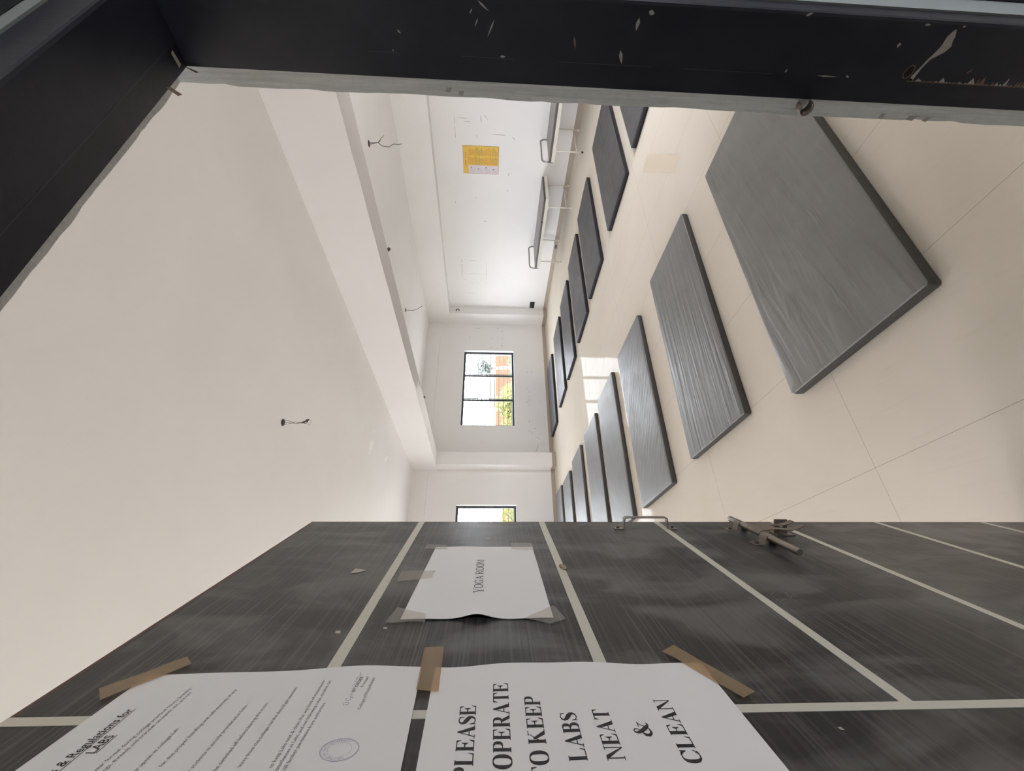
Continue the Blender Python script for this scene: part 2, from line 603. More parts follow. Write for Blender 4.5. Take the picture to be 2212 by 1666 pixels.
# left wall with its own windows (out of the picture)
wl = MB()
wl.box(XL-0.22, XL, YN0, YF, 0, WINZ0)
wl.box(XL-0.22, XL, YN0, YF, WINZ1, ZC)
e = [YN0] + [q for wv in LEFT_WINS for q in wv] + [YF]
for i in range(0, len(e), 2):
    wl.box(XL-0.22, XL, e[i], e[i+1], WINZ0, WINZ1)
struct('wall_left', wl, M['wall'], 'white side wall of the hall')

# near wall around the door: room side white, reveal of grey-green plaster with a ragged arris
PX, PZ = 0.7955, 2.062
wn = MB()
Y0, Y1 = YN0, YN1
YE0 = 0.3455
# ragged reveal on the right jamb
N = 90
ys = []
colv = []
for i in range(N+1):
    z = PZ*i/N
    y = Y1 + 0.0010*math.sin(i*0.33) + 0.0006*math.sin(i*0.9) + random.uniform(-.0005, .0005) + (-0.002 if random.random() < 0.06 else 0)
    colv.append((z, y))
for (z0, y0), (z1, y1) in zip(colv[:-1], colv[1:]):
    wn.add([(PX, YE0, z0), (PX, y0, z0), (PX, y1, z1), (PX, YE0, z1)], [(0, 1, 2, 3)], 1)
    wn.add([(PX, y0, z0), (PX+0.02, Y1, z0), (PX+0.02, Y1, z1), (PX, y1, z1)], [(0, 1, 2, 3)], 0)
# ragged reveal on the lintel
lx = []
NL = 60
LX0 = DX0-0.01
for i in range(NL+1):
    x = LX0 + (PX-LX0)*i/NL
    lx.append((x, Y1 + 0.0008*math.sin(i*0.7) + random.uniform(-.0009, .0009)))
for (x0, y0), (x1, y1) in zip(lx[:-1], lx[1:]):
    wn.add([(x0, YE0, PZ), (x0, y0, PZ), (x1, y1, PZ), (x1, YE0, PZ)], [(0, 3, 2, 1)], 1)
    wn.add([(x0, y0, PZ), (x0, Y1, PZ+0.02), (x1, Y1, PZ+0.02), (x1, y1, PZ)], [(0, 3, 2, 1)], 0)
ne = [PX+0.02] + [q for wv in NEAR_FILL_GAPS for q in wv] + [XW+0.3]
near_boxes = [(XL-0.3, LX0-0.02, 0, ZC), (LX0-0.02, PX+0.02, PZ+0.02, ZC)]
for i in range(0, len(ne), 2):
    near_boxes.append((ne[i], ne[i+1], 0, ZC))
for a, b in NEAR_FILL_GAPS:
    near_boxes += [(a, b, 0, WINZ0), (a, b, WINZ1, ZC)]
for xa, xb, za, zb in near_boxes:
    wn.box(xa, xb, Y0+0.02, Y1, za, zb, 0)
    wn.box(xa, xb, Y0, Y0+0.0195, za, zb, 3)
# a few knocked-out bits on the ragged arris
for z, y, h in ((0.86, 0.368, 0.010), (0.80, 0.369, 0.018), (0.775, 0.3695, 0.012), (1.62, 0.362, 0.012), (1.60, 0.366, 0.010)):
    wn.add([(PX-0.0006, y-0.004, z), (PX-0.0006, y+0.004, z+h*0.3), (PX-0.0006, y+0.003, z+h), (PX-0.0006, y-0.003, z+h*0.8)], [(0, 1, 2, 3)], 2)
struct('wall_near', wn, [M['wall'], M['reveal'], M['scuff'], M['lobby']], 'door wall with a grey plaster reveal')

# unseen corridor shell behind the camera, walled in to hold skylight off the door
struct('trim_1', MB().box(0.868, 1.02, Y0-0.02, Y0-0.001, 0, 2.25).box(-0.42, 1.02, Y0-0.02, Y0-0.001, 2.10, 2.25), M['wall_dark'],  # evenly dark band round the opening
       'dark band on the corridor face around the door', 'trim')
wc = MB()
wx0, wx1, wz0, wz1 = COR_FILL_GAP
wc.box(CX0-0.2, CX1+0.2, CY-0.2, CY, 0, wz0)
wc.box(CX0-0.2, CX1+0.2, CY-0.2, CY, wz1, 3.0)
wc.box(CX0-0.2, wx0, CY-0.2, CY, wz0, wz1)
wc.box(wx1, CX1+0.2, CY-0.2, CY, wz0, wz1)
wc.box(CX0-0.2, CX0, CY, YN0, 0, 3.0)
wc.box(CX1, CX1+0.2, CY, YN0, 0, 3.0)
struct('wall_corridor', wc, M['wall'], 'unseen corridor wall, added to limit skylight on the door', 'wall')
struct('ceiling_corridor', MB().box(CX0-0.2, CX1+0.2, CY-0.2, YN0, 3.0, 3.2), M['wall'], 'corridor ceiling', 'ceiling')

# beams and columns
bm_ = MB().box(3.513, 3.841, YN1, YF, 2.718, ZC)
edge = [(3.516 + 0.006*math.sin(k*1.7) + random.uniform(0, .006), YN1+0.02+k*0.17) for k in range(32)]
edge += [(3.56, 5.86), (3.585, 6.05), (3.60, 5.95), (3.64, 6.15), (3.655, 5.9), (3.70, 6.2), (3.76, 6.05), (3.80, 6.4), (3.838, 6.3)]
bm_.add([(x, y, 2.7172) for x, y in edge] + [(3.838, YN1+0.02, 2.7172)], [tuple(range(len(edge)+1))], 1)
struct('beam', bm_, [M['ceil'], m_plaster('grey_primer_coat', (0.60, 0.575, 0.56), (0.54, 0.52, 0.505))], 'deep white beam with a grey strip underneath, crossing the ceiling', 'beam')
struct('beam', MB().box(XB, XW, YN1, YF, 2.673, ZC), M['wall'], 'white beam along the top of the couch wall', 'beam')
struct('beam', MB().box(XL, 3.534, YF-0.035, YF, 2.914, ZC).box(3.841, XB, YF-0.035, YF, 2.914, ZC), M['wall'], 'white beam above the end windows', 'beam')
struct('column', MB().box(3.534, 3.841, 9.239, YF, 0, 2.718), M['wall'], 'white column between the two windows', 'column', bevel=0.004)
struct('column', MB().box(XB, XW, 9.10, YF, 0, 2.673), M['wall'], 'white corner column beside the couch wall', 'column', bevel=0.004)

# skirting
BH, BT = 0.092, 0.012
struct('baseboard_right', MB().box(XW-BT, XW, YN1, 9.10, 0, BH).box(XB-BT, XW, 9.10-BT, 9.10, 0, BH).box(XB-BT, XB, 9.10, YF-BT, 0, BH), M['skirt'], 'beige tile skirting along the couch wall', 'baseboard', bevel=0.002)
struct('baseboard_far', MB().box(XL, 3.534-BT, YF-BT, YF, 0, BH).box(3.534-BT, 3.534, 9.239-BT, YF, 0, BH)
       .box(3.534, 3.841, 9.239-BT, 9.239, 0, BH).box(3.841, 3.841+BT, 9.239-BT, YF, 0, BH).box(3.841+BT, XB-BT, YF-BT, YF, 0, BH),
       M['skirt'], 'beige tile skirting along the end wall', 'baseboard', bevel=0.002)


# ------------------------------------------------------------------ windows
def make_window(i, x0, x1, detail=True):
    r = empty('window_%d' % i, ((x0+x1)/2, YF, WINZ0))
    r['kind'] = 'structure'
    r['category'] = 'window'
    r['label'] = ['barred window between the corner and the column', 'barred window left of the column, cut off by the door', 'barred window out of view'][i-1]
    W, Hh = x1-x0, WINZ1-WINZ0
    x0, x1 = -W/2, W/2
    ya, yb = 0.085, 0.125
    t = 0.05
    f = MB().box(x0, x1, ya, yb, 0, t).box(x0, x1, ya, yb, Hh-t, Hh).box(x0, x0+t, ya, yb, t, Hh-t).box(x1-t, x1, ya, yb, t, Hh-t)
    f.build('window_frame', M['black'], r, 0.003)
    a, b = x0+W*0.337, x0+W*0.664
    for q in (a, b):
        MB().box(q-0.022, q+0.022, ya+0.005, yb-0.005, t, Hh-t).build('mullion', M['black'], r, 0.002)
    for p, q in ((x0+t, a-0.022), (a+0.022, b-0.022), (b+0.022, x1-t)):
        MB().box(p, q, ya+0.018, ya+0.022, t, Hh-t).build('pane', M['glass'], r)
    g = MB()
    n = 12
    for k in range(n):
        z = 0.06+(Hh-0.12)*k/(n-1)
        g.tube([(x0+0.005, 0.175, z), (x1-0.005, 0.175, z)], 0.0085, 6)
    for q in (x0+W*0.375, x0+W*0.705):
        g.box(q-0.012, q+0.012, 0.171, 0.179, 0.01, Hh-0.01)
    g.build('security_grille', M['grille'], r)
    return r


for i, (a, b) in enumerate(FAR_WINS):
    make_window(i+1, a, b)

# ------------------------------------------------------------------ door frame
JX, JT = DX1, 0.075
YR, YE = 0.310, 0.3465          # start of the rebate, end of the frame


def frame_profile(reverse=False):
    # (offset outward from the opening, y): front face, rounded arris, stop face, rebate
    return [(0.070, 0.229), (0.004, 0.229), (0.0012, 0.2305), (0.0, 0.234), (0.0, YR), (0.006, YR+0.0005), (0.006, YE), (0.070, YE)]


fr = empty('door_frame', (JX, YR, 0))
fr['kind'] = 'structure'
fr['category'] = 'door frame'
fr['label'] = 'blue-black painted wooden door frame with chipped edges'


def jamb_piece(sx, x0, z1):
    mb = MB()
    pr = frame_profile()
    n = len(pr)
    v = [(x0+sx*o-JX, y-YR, 0) for o, y in pr] + [(x0+sx*o-JX, y-YR, z1+o) for o, y in pr]
    fs = []
    for i in range(n):
        j = (i+1) % n
        fs.append((i, j, n+j, n+i) if sx > 0 else (j, i, n+i, n+j))
    fs.append(tuple(range(n, 2*n)))
    mb.add(v, fs)
    return mb


jb = jamb_piece(1, DX1, DZ)
# chips of missing paint: (y, z) outlines on the stop face
big = [(0.2391, 0.8567), (0.2485, 0.8503), (0.2532, 0.8495), (0.2601, 0.8450), (0.2682, 0.8486), (0.2782, 0.8622), (0.2814, 0.8631), (0.2911, 0.8659),
       (0.3043, 0.8659), (0.309, 0.8662), (0.3095, 0.8728), (0.3013, 0.8725), (0.2907, 0.8695), (0.2797, 0.8670), (0.2689, 0.8632), (0.2597, 0.8613),
       (0.2492, 0.8631), (0.2409, 0.8600)]
jb.add([(-0.0004, y-YR, z) for y, z in big], [tuple(range(len(big)))], 1)
chips = [(0.2757, 1.4315, 0.2920, 1.4264, .0037, 2), (0.2898, 1.3568, 0.3080, 1.3497, .0056, 1), (0.2407, 1.3279, 0.2435, 1.3187, .0065, 1),
         (0.2488, 1.3397, 0.2650, 1.3397, .0056, 1), (0.2404, 1.5764, 0.2521, 1.5599, .0028, 1), (0.2605, 1.5760, 0.2717, 1.5803, .0019, 1),
         (0.2614, 1.5517, 0.2832, 1.5617, .0023, 1), (0.2807, 1.6956, 0.2850, 1.6909, .0028, 1), (0.2594, 0.9284, 0.2660, 0.9280, .0047, 1),
         (0.2347, 1.0961, 0.2304, 1.0863, .0037, 1), (0.3065, 0.9810, 0.309, 0.9738, .0028, 1), (0.2952, 0.7869, 0.2870, 0.7802, .0028, 2),
         (0.3075, 1.0822, 0.3020, 1.0828, .0028, 1), (0.2502, 1.5838, 0.2567, 1.5880, .0019, 1), (0.307, 1.7074, 0.307, 1.7052, .0028, 1),
         (0.307, 1.5422, 0.3071, 1.5335, .0037, 1), (0.309, 1.0280, 0.309, 0.9931, .0022, 1), (0.236, 0.9103, 0.236, 0.9006, .003, 1), (0.236, 0.8506, 0.235, 0.8463, .003, 1)]
for a, b, c, d, wd, mi in chips:
    L = math.hypot(c-a, d-b)
    nx, ny = -(d-b)/L*wd/2, (c-a)/L*wd/2
    m1 = ((a*0.65+c*0.35), (b*0.65+d*0.35))
    m2 = ((a*0.3+c*0.7), (b*0.3+d*0.7))
    P = [(a, b), (m1[0]+nx, m1[1]+ny), (m2[0]+nx*0.8, m2[1]+ny*0.8), (c, d), (m2[0]-nx*0.6, m2[1]-ny*0.6), (m1[0]-nx, m1[1]-ny)]
    jb.add([(-0.0004, y-YR, z) for y, z in P], [tuple(range(6))], mi)
# splintered arris of the rebate, low on the jamb
z = 0.875
while z > 0.3:
    dz = random.uniform(0.004, 0.014)
    h = random.choice([0.001, 0.0015, 0.002, 0.004, 0.007]) if z > 0.79 else random.choice([0.002, 0.003, 0.005, 0.009, 0.012])
    jb.add([(-0.0004, YR-0.0012-YR, z), (-0.0004, -h-0.0012, z-dz*0.25), (-0.0004, -0.001, z-dz)], [(0, 1, 2)], 1 if random.random() < 0.5 else 2)
    jb.add([(-0.0005, -0.0013, z), (-0.0005, -0.0013, z-dz), (-0.0005, 0, z-dz), (-0.0005, 0, z)], [(0, 1, 2, 3)], 2)
    z -= dz
for a, b in ((1.745, 1.70), (1.60, 1.52), (1.45, 1.30), (1.25, 1.10)):
    jb.add([(-0.0005, -0.0006, a), (-0.0005, -0.0006, b), (-0.0005, 0, b), (-0.0005, 0, a)], [(0, 1, 2, 3)], 3)
# bolt hole: flat disc coloured dark for its shaded hollow, with a worn rim
cy, cz = 0.2965-YR, 0.8823
K = 20
ring = [(math.cos(2*PI*k/K), math.sin(2*PI*k/K)) for k in range(K)]
jb.add([(-0.0006, cy+0.0098*c, cz+0.0075*s) for c, s in ring] + [(-0.0006, cy+0.0082*c, cz+0.0060*s) for c, s in ring],
       [(k, (k+1) % K, K+(k+1) % K, K+k) for k in range(K)], 2)
jb.add([(-0.0005, cy+0.0083*c, cz+0.0061*s) for c, s in ring], [tuple(range(K))], 4)
jb.build('jamb', [M['frame'], M['chip'], M['chip2'], plain('worn_arris', (0.07, 0.07, 0.08), 0.5), M['hole']], fr)
jamb_piece(-1, DX0, DZ).build('jamb', M['frame'], fr)
pr = frame_profile()
n = len(pr)
lm = MB()
v = [(DX0-JX-o, y-YR, DZ+o) for o, y in pr] + [(DX1-JX+o, y-YR, DZ+o) for o, y in pr]
fs = [((j, i, n+i, n+j)) for i, j in ((i, (i+1) % n) for i in range(n))]
lm.add(v, fs)
lm.add([(-0.60, 0.0006-0.0012, DZ-0.0004), (-0.03, -0.0012, DZ-0.0004), (-0.03, 0, DZ-0.0004), (-0.60, 0, DZ-0.0004)], [(0, 1, 2, 3)], 1)
lm.build('lintel', [M['frame'], plain('worn_arris_top', (0.05, 0.052, 0.06), 0.5)], fr)
# torn wood splinters hanging at the mitred corner
MB().add([(-0.002, 0.034, 2.036), (0.004, 0.038, 2.033), (-0.004, 0.040, 2.016), (-0.009, 0.039, 2.018)], [(0, 1, 2, 3), (3, 2, 1, 0)]).build('splinter', M['chip2'], fr)
MB().add([(-0.070, 0.032, 2.038), (-0.061, 0.036, 2.036), (-0.070, 0.042, 2.018), (-0.077, 0.041, 2.021)], [(0, 1, 2, 3), (3, 2, 1, 0)]).build('splinter', M['chip2'], fr)
MB().add([(-0.018, 0.010, 2.0352), (-0.012, 0.008, 2.0345), (-0.009, 0.028, 2.0345), (-0.017, 0.030, 2.0352)], [(0, 1, 2, 3), (3, 2, 1, 0)]).build('splinter', M['chip'], fr)
# curled metal keep for the latch on the room edge of the jamb
kp = MB()
K = 14
for rr, sgn in ((0.0105, 1), (0.0090, -1)):
    pass
P = []
for k in range(K+1):
    a = math.radians(-60+260*k/K)
    P.append((math.cos(a), math.sin(a)))
o_ = [(-0.004+0.0*c, 0.044+0.011*s, 1.020-0.010*c) for c, s in P]
outer = [(-0.012, 0.044+0.0115*s, 1.020-0.0105*c) for c, s in P]
outer2 = [(0.006, 0.044+0.0115*s, 1.020-0.0105*c) for c, s in P]
inner = [(-0.012, 0.044+0.0098*s, 1.020-0.0088*c) for c, s in P]
inner2 = [(0.006, 0.044+0.0098*s, 1.020-0.0088*c) for c, s in P]
m_ = K+1
kp.add(outer+outer2+inner+inner2,
       [(k, k+1, m_+k+1, m_+k) for k in range(K)] + [(2*m_+k+1, 2*m_+k, 3*m_+k, 3*m_+k+1) for k in range(K)] + [(k+1, k, 2*m_+k, 2*m_+k+1) for k in range(K)], 0, True)
kp.build('latch_keep', M['steel_dark'], fr)

# ------------------------------------------------------------------ door leaf
DO = Vector((-0.17653, 0.32971, 0.02166))
dex, dey, dez = Vector((0.48101, 0.87668, -0.00821)), Vector((-0.87671, 0.48102, -0.00165)), Vector((0.0025, 0.008, 0.99996))
DMAT = Matrix.Translation(DO) @ Matrix((dex, dey, dez)).transposed().to_4x4()
door = empty('door_1')
door.matrix_world = DMAT
door['kind'] = 'structure'
door['category'] = 'door'
door['label'] = 'open black laminate door with cream inlaid lines'
DL, DH, DT = 0.966, 2.0, 0.035
lf = MB()
lf.add([(0, 0, 0), (DL, 0, 0), (DL, 0, DH), (0, 0, DH), (0, DT, 0), (DL, DT, 0), (DL, DT, DH), (0, DT, DH)],
       [(0, 1, 2, 3), (5, 4, 7, 6)], 0)
lf.add([(0, 0, 0), (DL, 0, 0), (DL, 0, DH), (0, 0, DH), (0, DT, 0), (DL, DT, 0), (DL, DT, DH), (0, DT, DH)],
       [(1, 5, 6, 2), (4, 0, 3, 7), (3, 2, 6, 7), (4, 5, 1, 0)], 1)
# reddish worn line on the front arrises
lf.add([(0, -0.0003, DH-0.005), (DL, -0.0003, DH-0.005), (DL, -0.0003, DH), (0, -0.0003, DH)], [(0, 1, 2, 3)], 1)
lf.add([(DL-0.0025, -0.0003, 0), (DL, -0.0003, 0), (DL, -0.0003, DH), (DL-0.0025, -0.0003, DH)], [(0, 1, 2, 3)], 1)
leaf = lf.build('leaf', [M['lam'], M['lip']], door)
SW = 0.0155
VS0, VS1 = 0.2345, 0.2465
for zc in (1.711, 1.389, 1.0735, 0.745, 0.446, 0.131):
    MB().box(VS1, DL-0.003, -0.0006, 0, zc-SW/2, zc+SW/2).build('inlay_strip', M['inlay'], door)
MB().box(VS0, VS1, -0.0006, 0, 0.0, DH).build('inlay_strip', M['inlay'], door)
# a leaf-shaped chip, a scratched patch and specks on the laminate
pt = MB()
def blob(cx, cz, pts, mi=0):
    pt.add([(cx+x, -0.0008, cz+z) for x, z in pts], [tuple(range(len(pts)))], mi)
blob(0, 0, [(0.6119, 1.7853), (0.6119, 1.7742), (0.6251, 1.7594), (0.6300, 1.7700), (0.6346, 1.783)])
for cx, cz, s in ((0.4019, 1.7342, 0.004), (0.2095, 1.1774, 0.0022), (0.4116, 1.6724, 0.003), (0.8194, 1.5315, 0.004)):
    blob(cx, cz, [(-s, -s), (s, -s*.7), (s*.8, s), (-s*.6, s*.8)])
for k in range(16):
    x, z_ = 0.5015+random.uniform(-.018, .018), 1.0278+random.uniform(-.016, .016)
    a = random.uniform(0, PI)
    l = random.uniform(.004, .010)
    blob(x, z_, [(-l*math.cos(a), -l*math.sin(a)), (l*math.cos(a), l*math.sin(a)), (l*math.cos(a)+.0006, l*math.sin(a)+.0006), (-l*math.cos(a)+.0006, -l*math.sin(a)+.0006)], 1)
pt.build('paint_chip', [M['chip'], plain('pale_scratch', (0.22, 0.21, 0.20), 0.7)], door)
# lump of putty stuck on an inlaid line
pm = MB()
bmx = bmesh.new()
bmesh.ops.create_icosphere(bmx, subdivisions=2, radius=1)
pm.add([(0.632+0.011*q.co.x+0.002*q.co.z, -0.003+0.0045*q.co.y, 1.3850+0.006*q.co.z+0.002*math.sin(3*q.co.x)) for q in bmx.verts],
       [[q.index for q in fc.verts] for fc in bmx.faces], 0, True)
bmx.free()
pm.build('putty_lump', plain('tan_putty', (0.36, 0.27, 0.19), 0.7), door)

# pull handle: bent flat bar on two feet
hd = empty('pull_handle')
hd.parent = door
hb = MB()
def bar(mb, pts, wx, th):
    """flat bar: path in (y, z), width along x"""
    n = len(pts)
    off = []
    for i in range(n):
        a = pts[max(i-1, 0)]
        b = pts[min(i+1, n-1)]
        dx, dz = b[0]-a[0], b[1]-a[1]
        L = math.hypot(dx, dz)
        off.append((-dz/L*th, dx/L*th))
    v = []
    for i, (y, z) in enumerate(pts):
        for x in (wx[0], wx[1]):
            v.append((x, y, z))
            v.append((x, y+off[i][0], z+off[i][1]))
    f = []
    for i in range(n-1):
        o = i*4
        p = o+4
        f += [(o, o+2, p+2, p), (o+1, p+1, p+3, o+3), (o, p, p+1, o+1), (o+2, o+3, p+3, p+2)]
    f += [(0, 1, 3, 2), (4*n-4, 4*n-2, 4*n-1, 4*n-3)]
    mb.add(v, f, 0, False)
zA, zB = 1.186, 1.066
hp = [(-0.0025, zA+0.022), (-0.0025, zA), (-0.006, zA-0.001), (-0.026, zA-0.003), (-0.030, zA-0.006), (-0.031, zA-0.012), (-0.031, zB+0.012), (-0.030, zB+0.006), (-0.026, zB+0.003), (-0.006, zB+0.001), (-0.0025, zB), (-0.0025, zB-0.020)]
bar(hb, hp, (0.893, 0.909), 0.0026)
hb.build('grip', M['steel'], hd, 0.0006)
for zz in (zA+0.012, zB-0.011):
    MB().tube([(0.901, -0.0024, zz), (0.901, -0.0062, zz)], 0.0038, 10).build('screw', M['screw'], hd)

# aldrop bolt
bo = empty('sliding_bolt')
bo.parent = door
BZ, BY = 0.880, -0.0165
MB().tube([(0.672, BY, BZ), (0.674, BY, BZ), (0.935, BY, BZ), (0.940, BY, BZ)], 0.0078, 14, radii=[0.0068, 0.0078, 0.0078, 0.0066]).build('bolt_rod', M['steel'], bo)


def clip(xc, wid):
    mb = MB()
    path = [(-0.0016, BZ+0.038), (-0.0016, BZ+0.013)]
    for k in range(9):
        a = math.radians(10+160*k/8)
        path.append((BY-0.0100*math.sin(a)+0.002, BZ+0.0105*math.cos(a)))
    path += [(-0.0016, BZ-0.013), (-0.0016, BZ-0.034)]
    bar(mb, path, (xc-wid/2, xc+wid/2), 0.0018)
    c = mb.build('bracket', M['steel_dark'], bo, 0.0004)
    for zz in (BZ+0.025, BZ-0.025):
        MB().tube([(xc, -0.0016, zz), (xc, -0.0056, zz)], 0.0045, 10, radii=[0.0048, 0.0030]).build('screw', M['screw'], c)


clip(0.893, 0.024)
clip(0.780, 0.027)
# hinged hasp strap wrapped round the rod
st = MB()
sp = []
for k in range(9):
    a = math.radians(180-150*k/8)
    sp.append((BY+0.0098*math.cos(a), BZ+0.0098*math.sin(a)))
sp = [(BY-0.0098*math.sin(math.radians(t)), BZ+0.0098*math.cos(math.radians(t))) for t in range(-20, 101, 15)]
sp += [(BY-0.012, BZ-0.022), (BY-0.013, BZ-0.040), (BY-0.011, BZ-0.052), (BY-0.010, BZ-0.070), (BY-0.014, BZ-0.088), (BY-0.021, BZ-0.104)]
# two prongs with a slot between them
bar(st, sp[:11], (0.796, 0.850), 0.0022)
bar(st, sp[10:], (0.796, 0.812), 0.0022)
bar(st, sp[10:], (0.834, 0.850), 0.0022)
strap = st.build('hasp_strap', M['steel_dark'], bo, 0.0005)
# staple lug with two padlock holes
lg = MB()
K = 24
yc, zc, hy, hz, hr = -0.0185, 0.792, 0.0165, 0.0165, 0.0068
for xx, flip in ((0.860, True), (0.8635, False)):
    out, inn = [], []
    for k in range(K):
        a = 2*PI*k/K
        c, q = math.cos(a), math.sin(a)
        m = max(abs(c), abs(q))
        out.append((xx, yc+hy*c/m, zc+hz*q/m))
        inn.append((xx, yc-0.003+hr*c, zc+hr*q))
    fs = [(k, (k+1) % K, K+(k+1) % K, K+k) for k in range(K)]
    lg.add(out+inn, fs if flip else [tuple(reversed(f)) for f in fs])
o0 = len(lg.v)-4*K
for k in range(K):
    k2 = (k+1) % K
    for base, fl_ in ((0, 1), (K, 0)):
        f = [o0+base+k, o0+2*K+base+k, o0+2*K+base+k2, o0+base+k2]
        lg.f.append(f if fl_ else f[::-1])
        lg.mi.append(0)
        lg.sm.append(False)
lugp = lg.build('staple_lug', M['steel_dark'], bo)
MB().box(0.838, 0.872, -0.0018, 0, 0.770, 0.814).build('lug_base', M['steel_dark'], lugp)
MB().tube([(0.847, -0.0016, 0.803), (0.847, -0.0052, 0.803)], 0.0045, 10, radii=[0.0048, 0.003]).build('screw', M['screw'], lugp)


# ------------------------------------------------------------------ lettering
def ribbon(pts, ws):
    polys = []
    n = len(pts)
    L, R = [], []
    for i in range(n):
        a = pts[max(i-1, 0)]
        b = pts[min(i+1, n-1)]
        dx, dy = b[0]-a[0], b[1]-a[1]
        l = math.hypot(dx, dy) or 1
        wv = ws[i]/2 if isinstance(ws, (list, tuple)) else ws/2
        L.append((pts[i][0]-dy/l*wv, pts[i][1]+dx/l*wv))
        R.append((pts[i][0]+dy/l*wv, pts[i][1]-dx/l*wv))
    for i in range(n-1):
        polys.append([R[i], R[i+1], L[i+1], L[i]])
    return polys


def rect(x0, y0, x1, y1):
    return [[(x0, y0), (x1, y0), (x1, y1), (x0, y1)]]


def arc(cx, cy, rx, ry, a0, a1, t0, t1, n=28):
    """elliptic arc ribbon, thin (t0) at top and bottom, thick (t1) at the sides"""
    pts, ws = [], []
    for i in range(n+1):
        a = math.radians(a0+(a1-a0)*i/n)
        c, s = math.cos(a), math.sin(a)
        th = t0+(t1-t0)*abs(c)**1.4
        pts.append((cx+(rx-th/2)*c, cy+(ry-t0/2)*s))
        ws.append(th)
    return ribbon(pts, ws)


def glyph(ch, T, Hh):
    S = 0.035 + Hh*0.2       # serif thickness
    e = 0.075                # serif reach

    def ser(x0, x1, y):      # flat serif at y (0 or 1)
        return rect(x0-e, 0, x1+e, S) if y == 0 else rect(x0-e, 1-S, x1+e, 1)

    def stem(x, y0=True, y1=True):
        p = rect(x, 0, x+T, 1)
        if y0:
            p += ser(x, x+T, 0)
        if y1:
            p += ser(x, x+T, 1)
        return p
    x = 0.12
    if ch == 'L':
        return stem(x) + rect(x+T, 0, 0.90, S*1.3) + [[(0.80, S), (0.90, 0), (0.95, 0.30), (0.92, 0.30)]], 1.01
    if ch in 'EF':
        p = stem(x) + rect(x+T, 1-S*1.2, 0.84, 1) + [[(0.72, 1-S), (0.86, 0.72), (0.88, 0.72), (0.86, 1)]]
        p += rect(x+T, 0.49, 0.62, 0.49+Hh) + [[(0.52, 0.51), (0.66, 0.32), (0.69, 0.32), (0.69, 0.72), (0.66, 0.72)]]
        p += rect(x+T, 0, 0.86, S*1.2) + [[(0.74, S), (0.88, 0), (0.94, 0.30), (0.91, 0.30)]]
        return p, 1.01
    if ch == 'P':
        p = stem(x) + rect(x+T, 1-S*1.1, 0.5, 1) + rect(x+T, 0.45, 0.5, 0.45+Hh)
        p += arc(0.48, 0.725, 0.40, 0.275, -90, 90, Hh, T)
        return p, 0.925
    if ch == 'R':
        p = stem(x) + rect(x+T, 1-S*1.1, 0.5, 1) + rect(x+T, 0.47, 0.5, 0.47+Hh)
        p += arc(0.48, 0.735, 0.40, 0.265, -90, 90, Hh, T)
        p += [[(0.42, 0.50), (0.42+T*1.15, 0.50), (1.06, 0.0), (1.06-T*1.2, 0.0)]] + rect(0.9, 0, 1.12, S)
        return p, 1.09
    if ch == 'B':
        p = stem(x) + rect(x+T, 1-S*1.1, 0.5, 1) + rect(x+T, 0.50, 0.5, 0.50+Hh) + rect(x+T, 0, 0.5, S*1.1)
        p += arc(0.46, 0.76, 0.38, 0.24, -90, 90, Hh, T) + arc(0.48, 0.27, 0.44, 0.27, -90, 90, Hh, T*1.05)
        return p, 1.01
    if ch == 'A':
        p = [[(0.10, 0), (0.10+Hh*1.3, 0), (0.53, 0.93), (0.50, 1.0)]]
        p += [[(0.50, 1.02), (0.56, 1.02), (1.00, 0), (1.00-T*1.25, 0), (0.42, 0.86)]]
        p += rect(0.24, 0.30, 0.76, 0.30+Hh) + rect(0.0, 0, 0.30, S) + rect(0.68, 0, 1.10, S)
        return p, 1.09
    if ch == 'T':
        c = 0.505
        p = rect(c-T/2, 0, c+T/2, 1) + ser(c-T/2, c+T/2, 0) + rect(0.06, 1-S*1.2, 0.95, 1)
        p += [[(0.04, 0.70), (0.07, 0.70), (0.20, 1-S), (0.06, 1)], [(0.94, 0.70), (0.97, 0.70), (0.95, 1), (0.81, 1-S)]]
        return p, 1.01
    if ch in 'OQ':
        return arc(0.58, 0.5, 0.52, 0.53, 0, 360, Hh, T*1.12, 48), 1.17
    if ch in 'CG':
        p = arc(0.60, 0.5, 0.53, 0.53, 48, 312, Hh, T*1.12, 40)
        if ch == 'C':
            p += [[(0.90, 0.68), (1.00, 0.66), (1.01, 1.02), (0.96, 1.0), (0.86, 0.84)], [(0.88, 0.16), (0.93, 0.10), (1.04, 0.26), (1.00, 0.29)]]
            return p, 1.09
        p += [[(0.90, 0.68), (1.00, 0.66), (1.01, 1.02), (0.96, 1.0), (0.86, 0.84)]] + rect(0.84, 0.04, 0.84+T, 0.45) + rect(0.72, 0.42, 1.10, 0.42+S)
        return p, 1.18
    if ch == 'S':
        P = [(0.72, 0.76), (0.66, 0.90), (0.52, 0.975), (0.36, 0.975), (0.20, 0.90), (0.155, 0.77), (0.21, 0.65), (0.36, 0.56), (0.52, 0.47), (0.67, 0.36), (0.70, 0.23), (0.63, 0.09), (0.48, 0.02), (0.32, 0.02), (0.18, 0.10), (0.11, 0.26)]
        t = T*1.05
        ws = [Hh, Hh, Hh, Hh*1.1, Hh*2, t*.7, t*.95, t*1.1, t*1.15, t*1.05, t*.8, Hh*2, Hh*1.1, Hh, Hh, Hh]
        p = ribbon(P, ws) + [[(0.69, 0.70), (0.73, 0.70), (0.73, 1.02), (0.69, 1.0), (0.64, 0.90)], [(0.09, -0.02), (0.13, -0.02), (0.18, 0.10), (0.12, 0.33), (0.08, 0.33)]]
        return p, 0.84
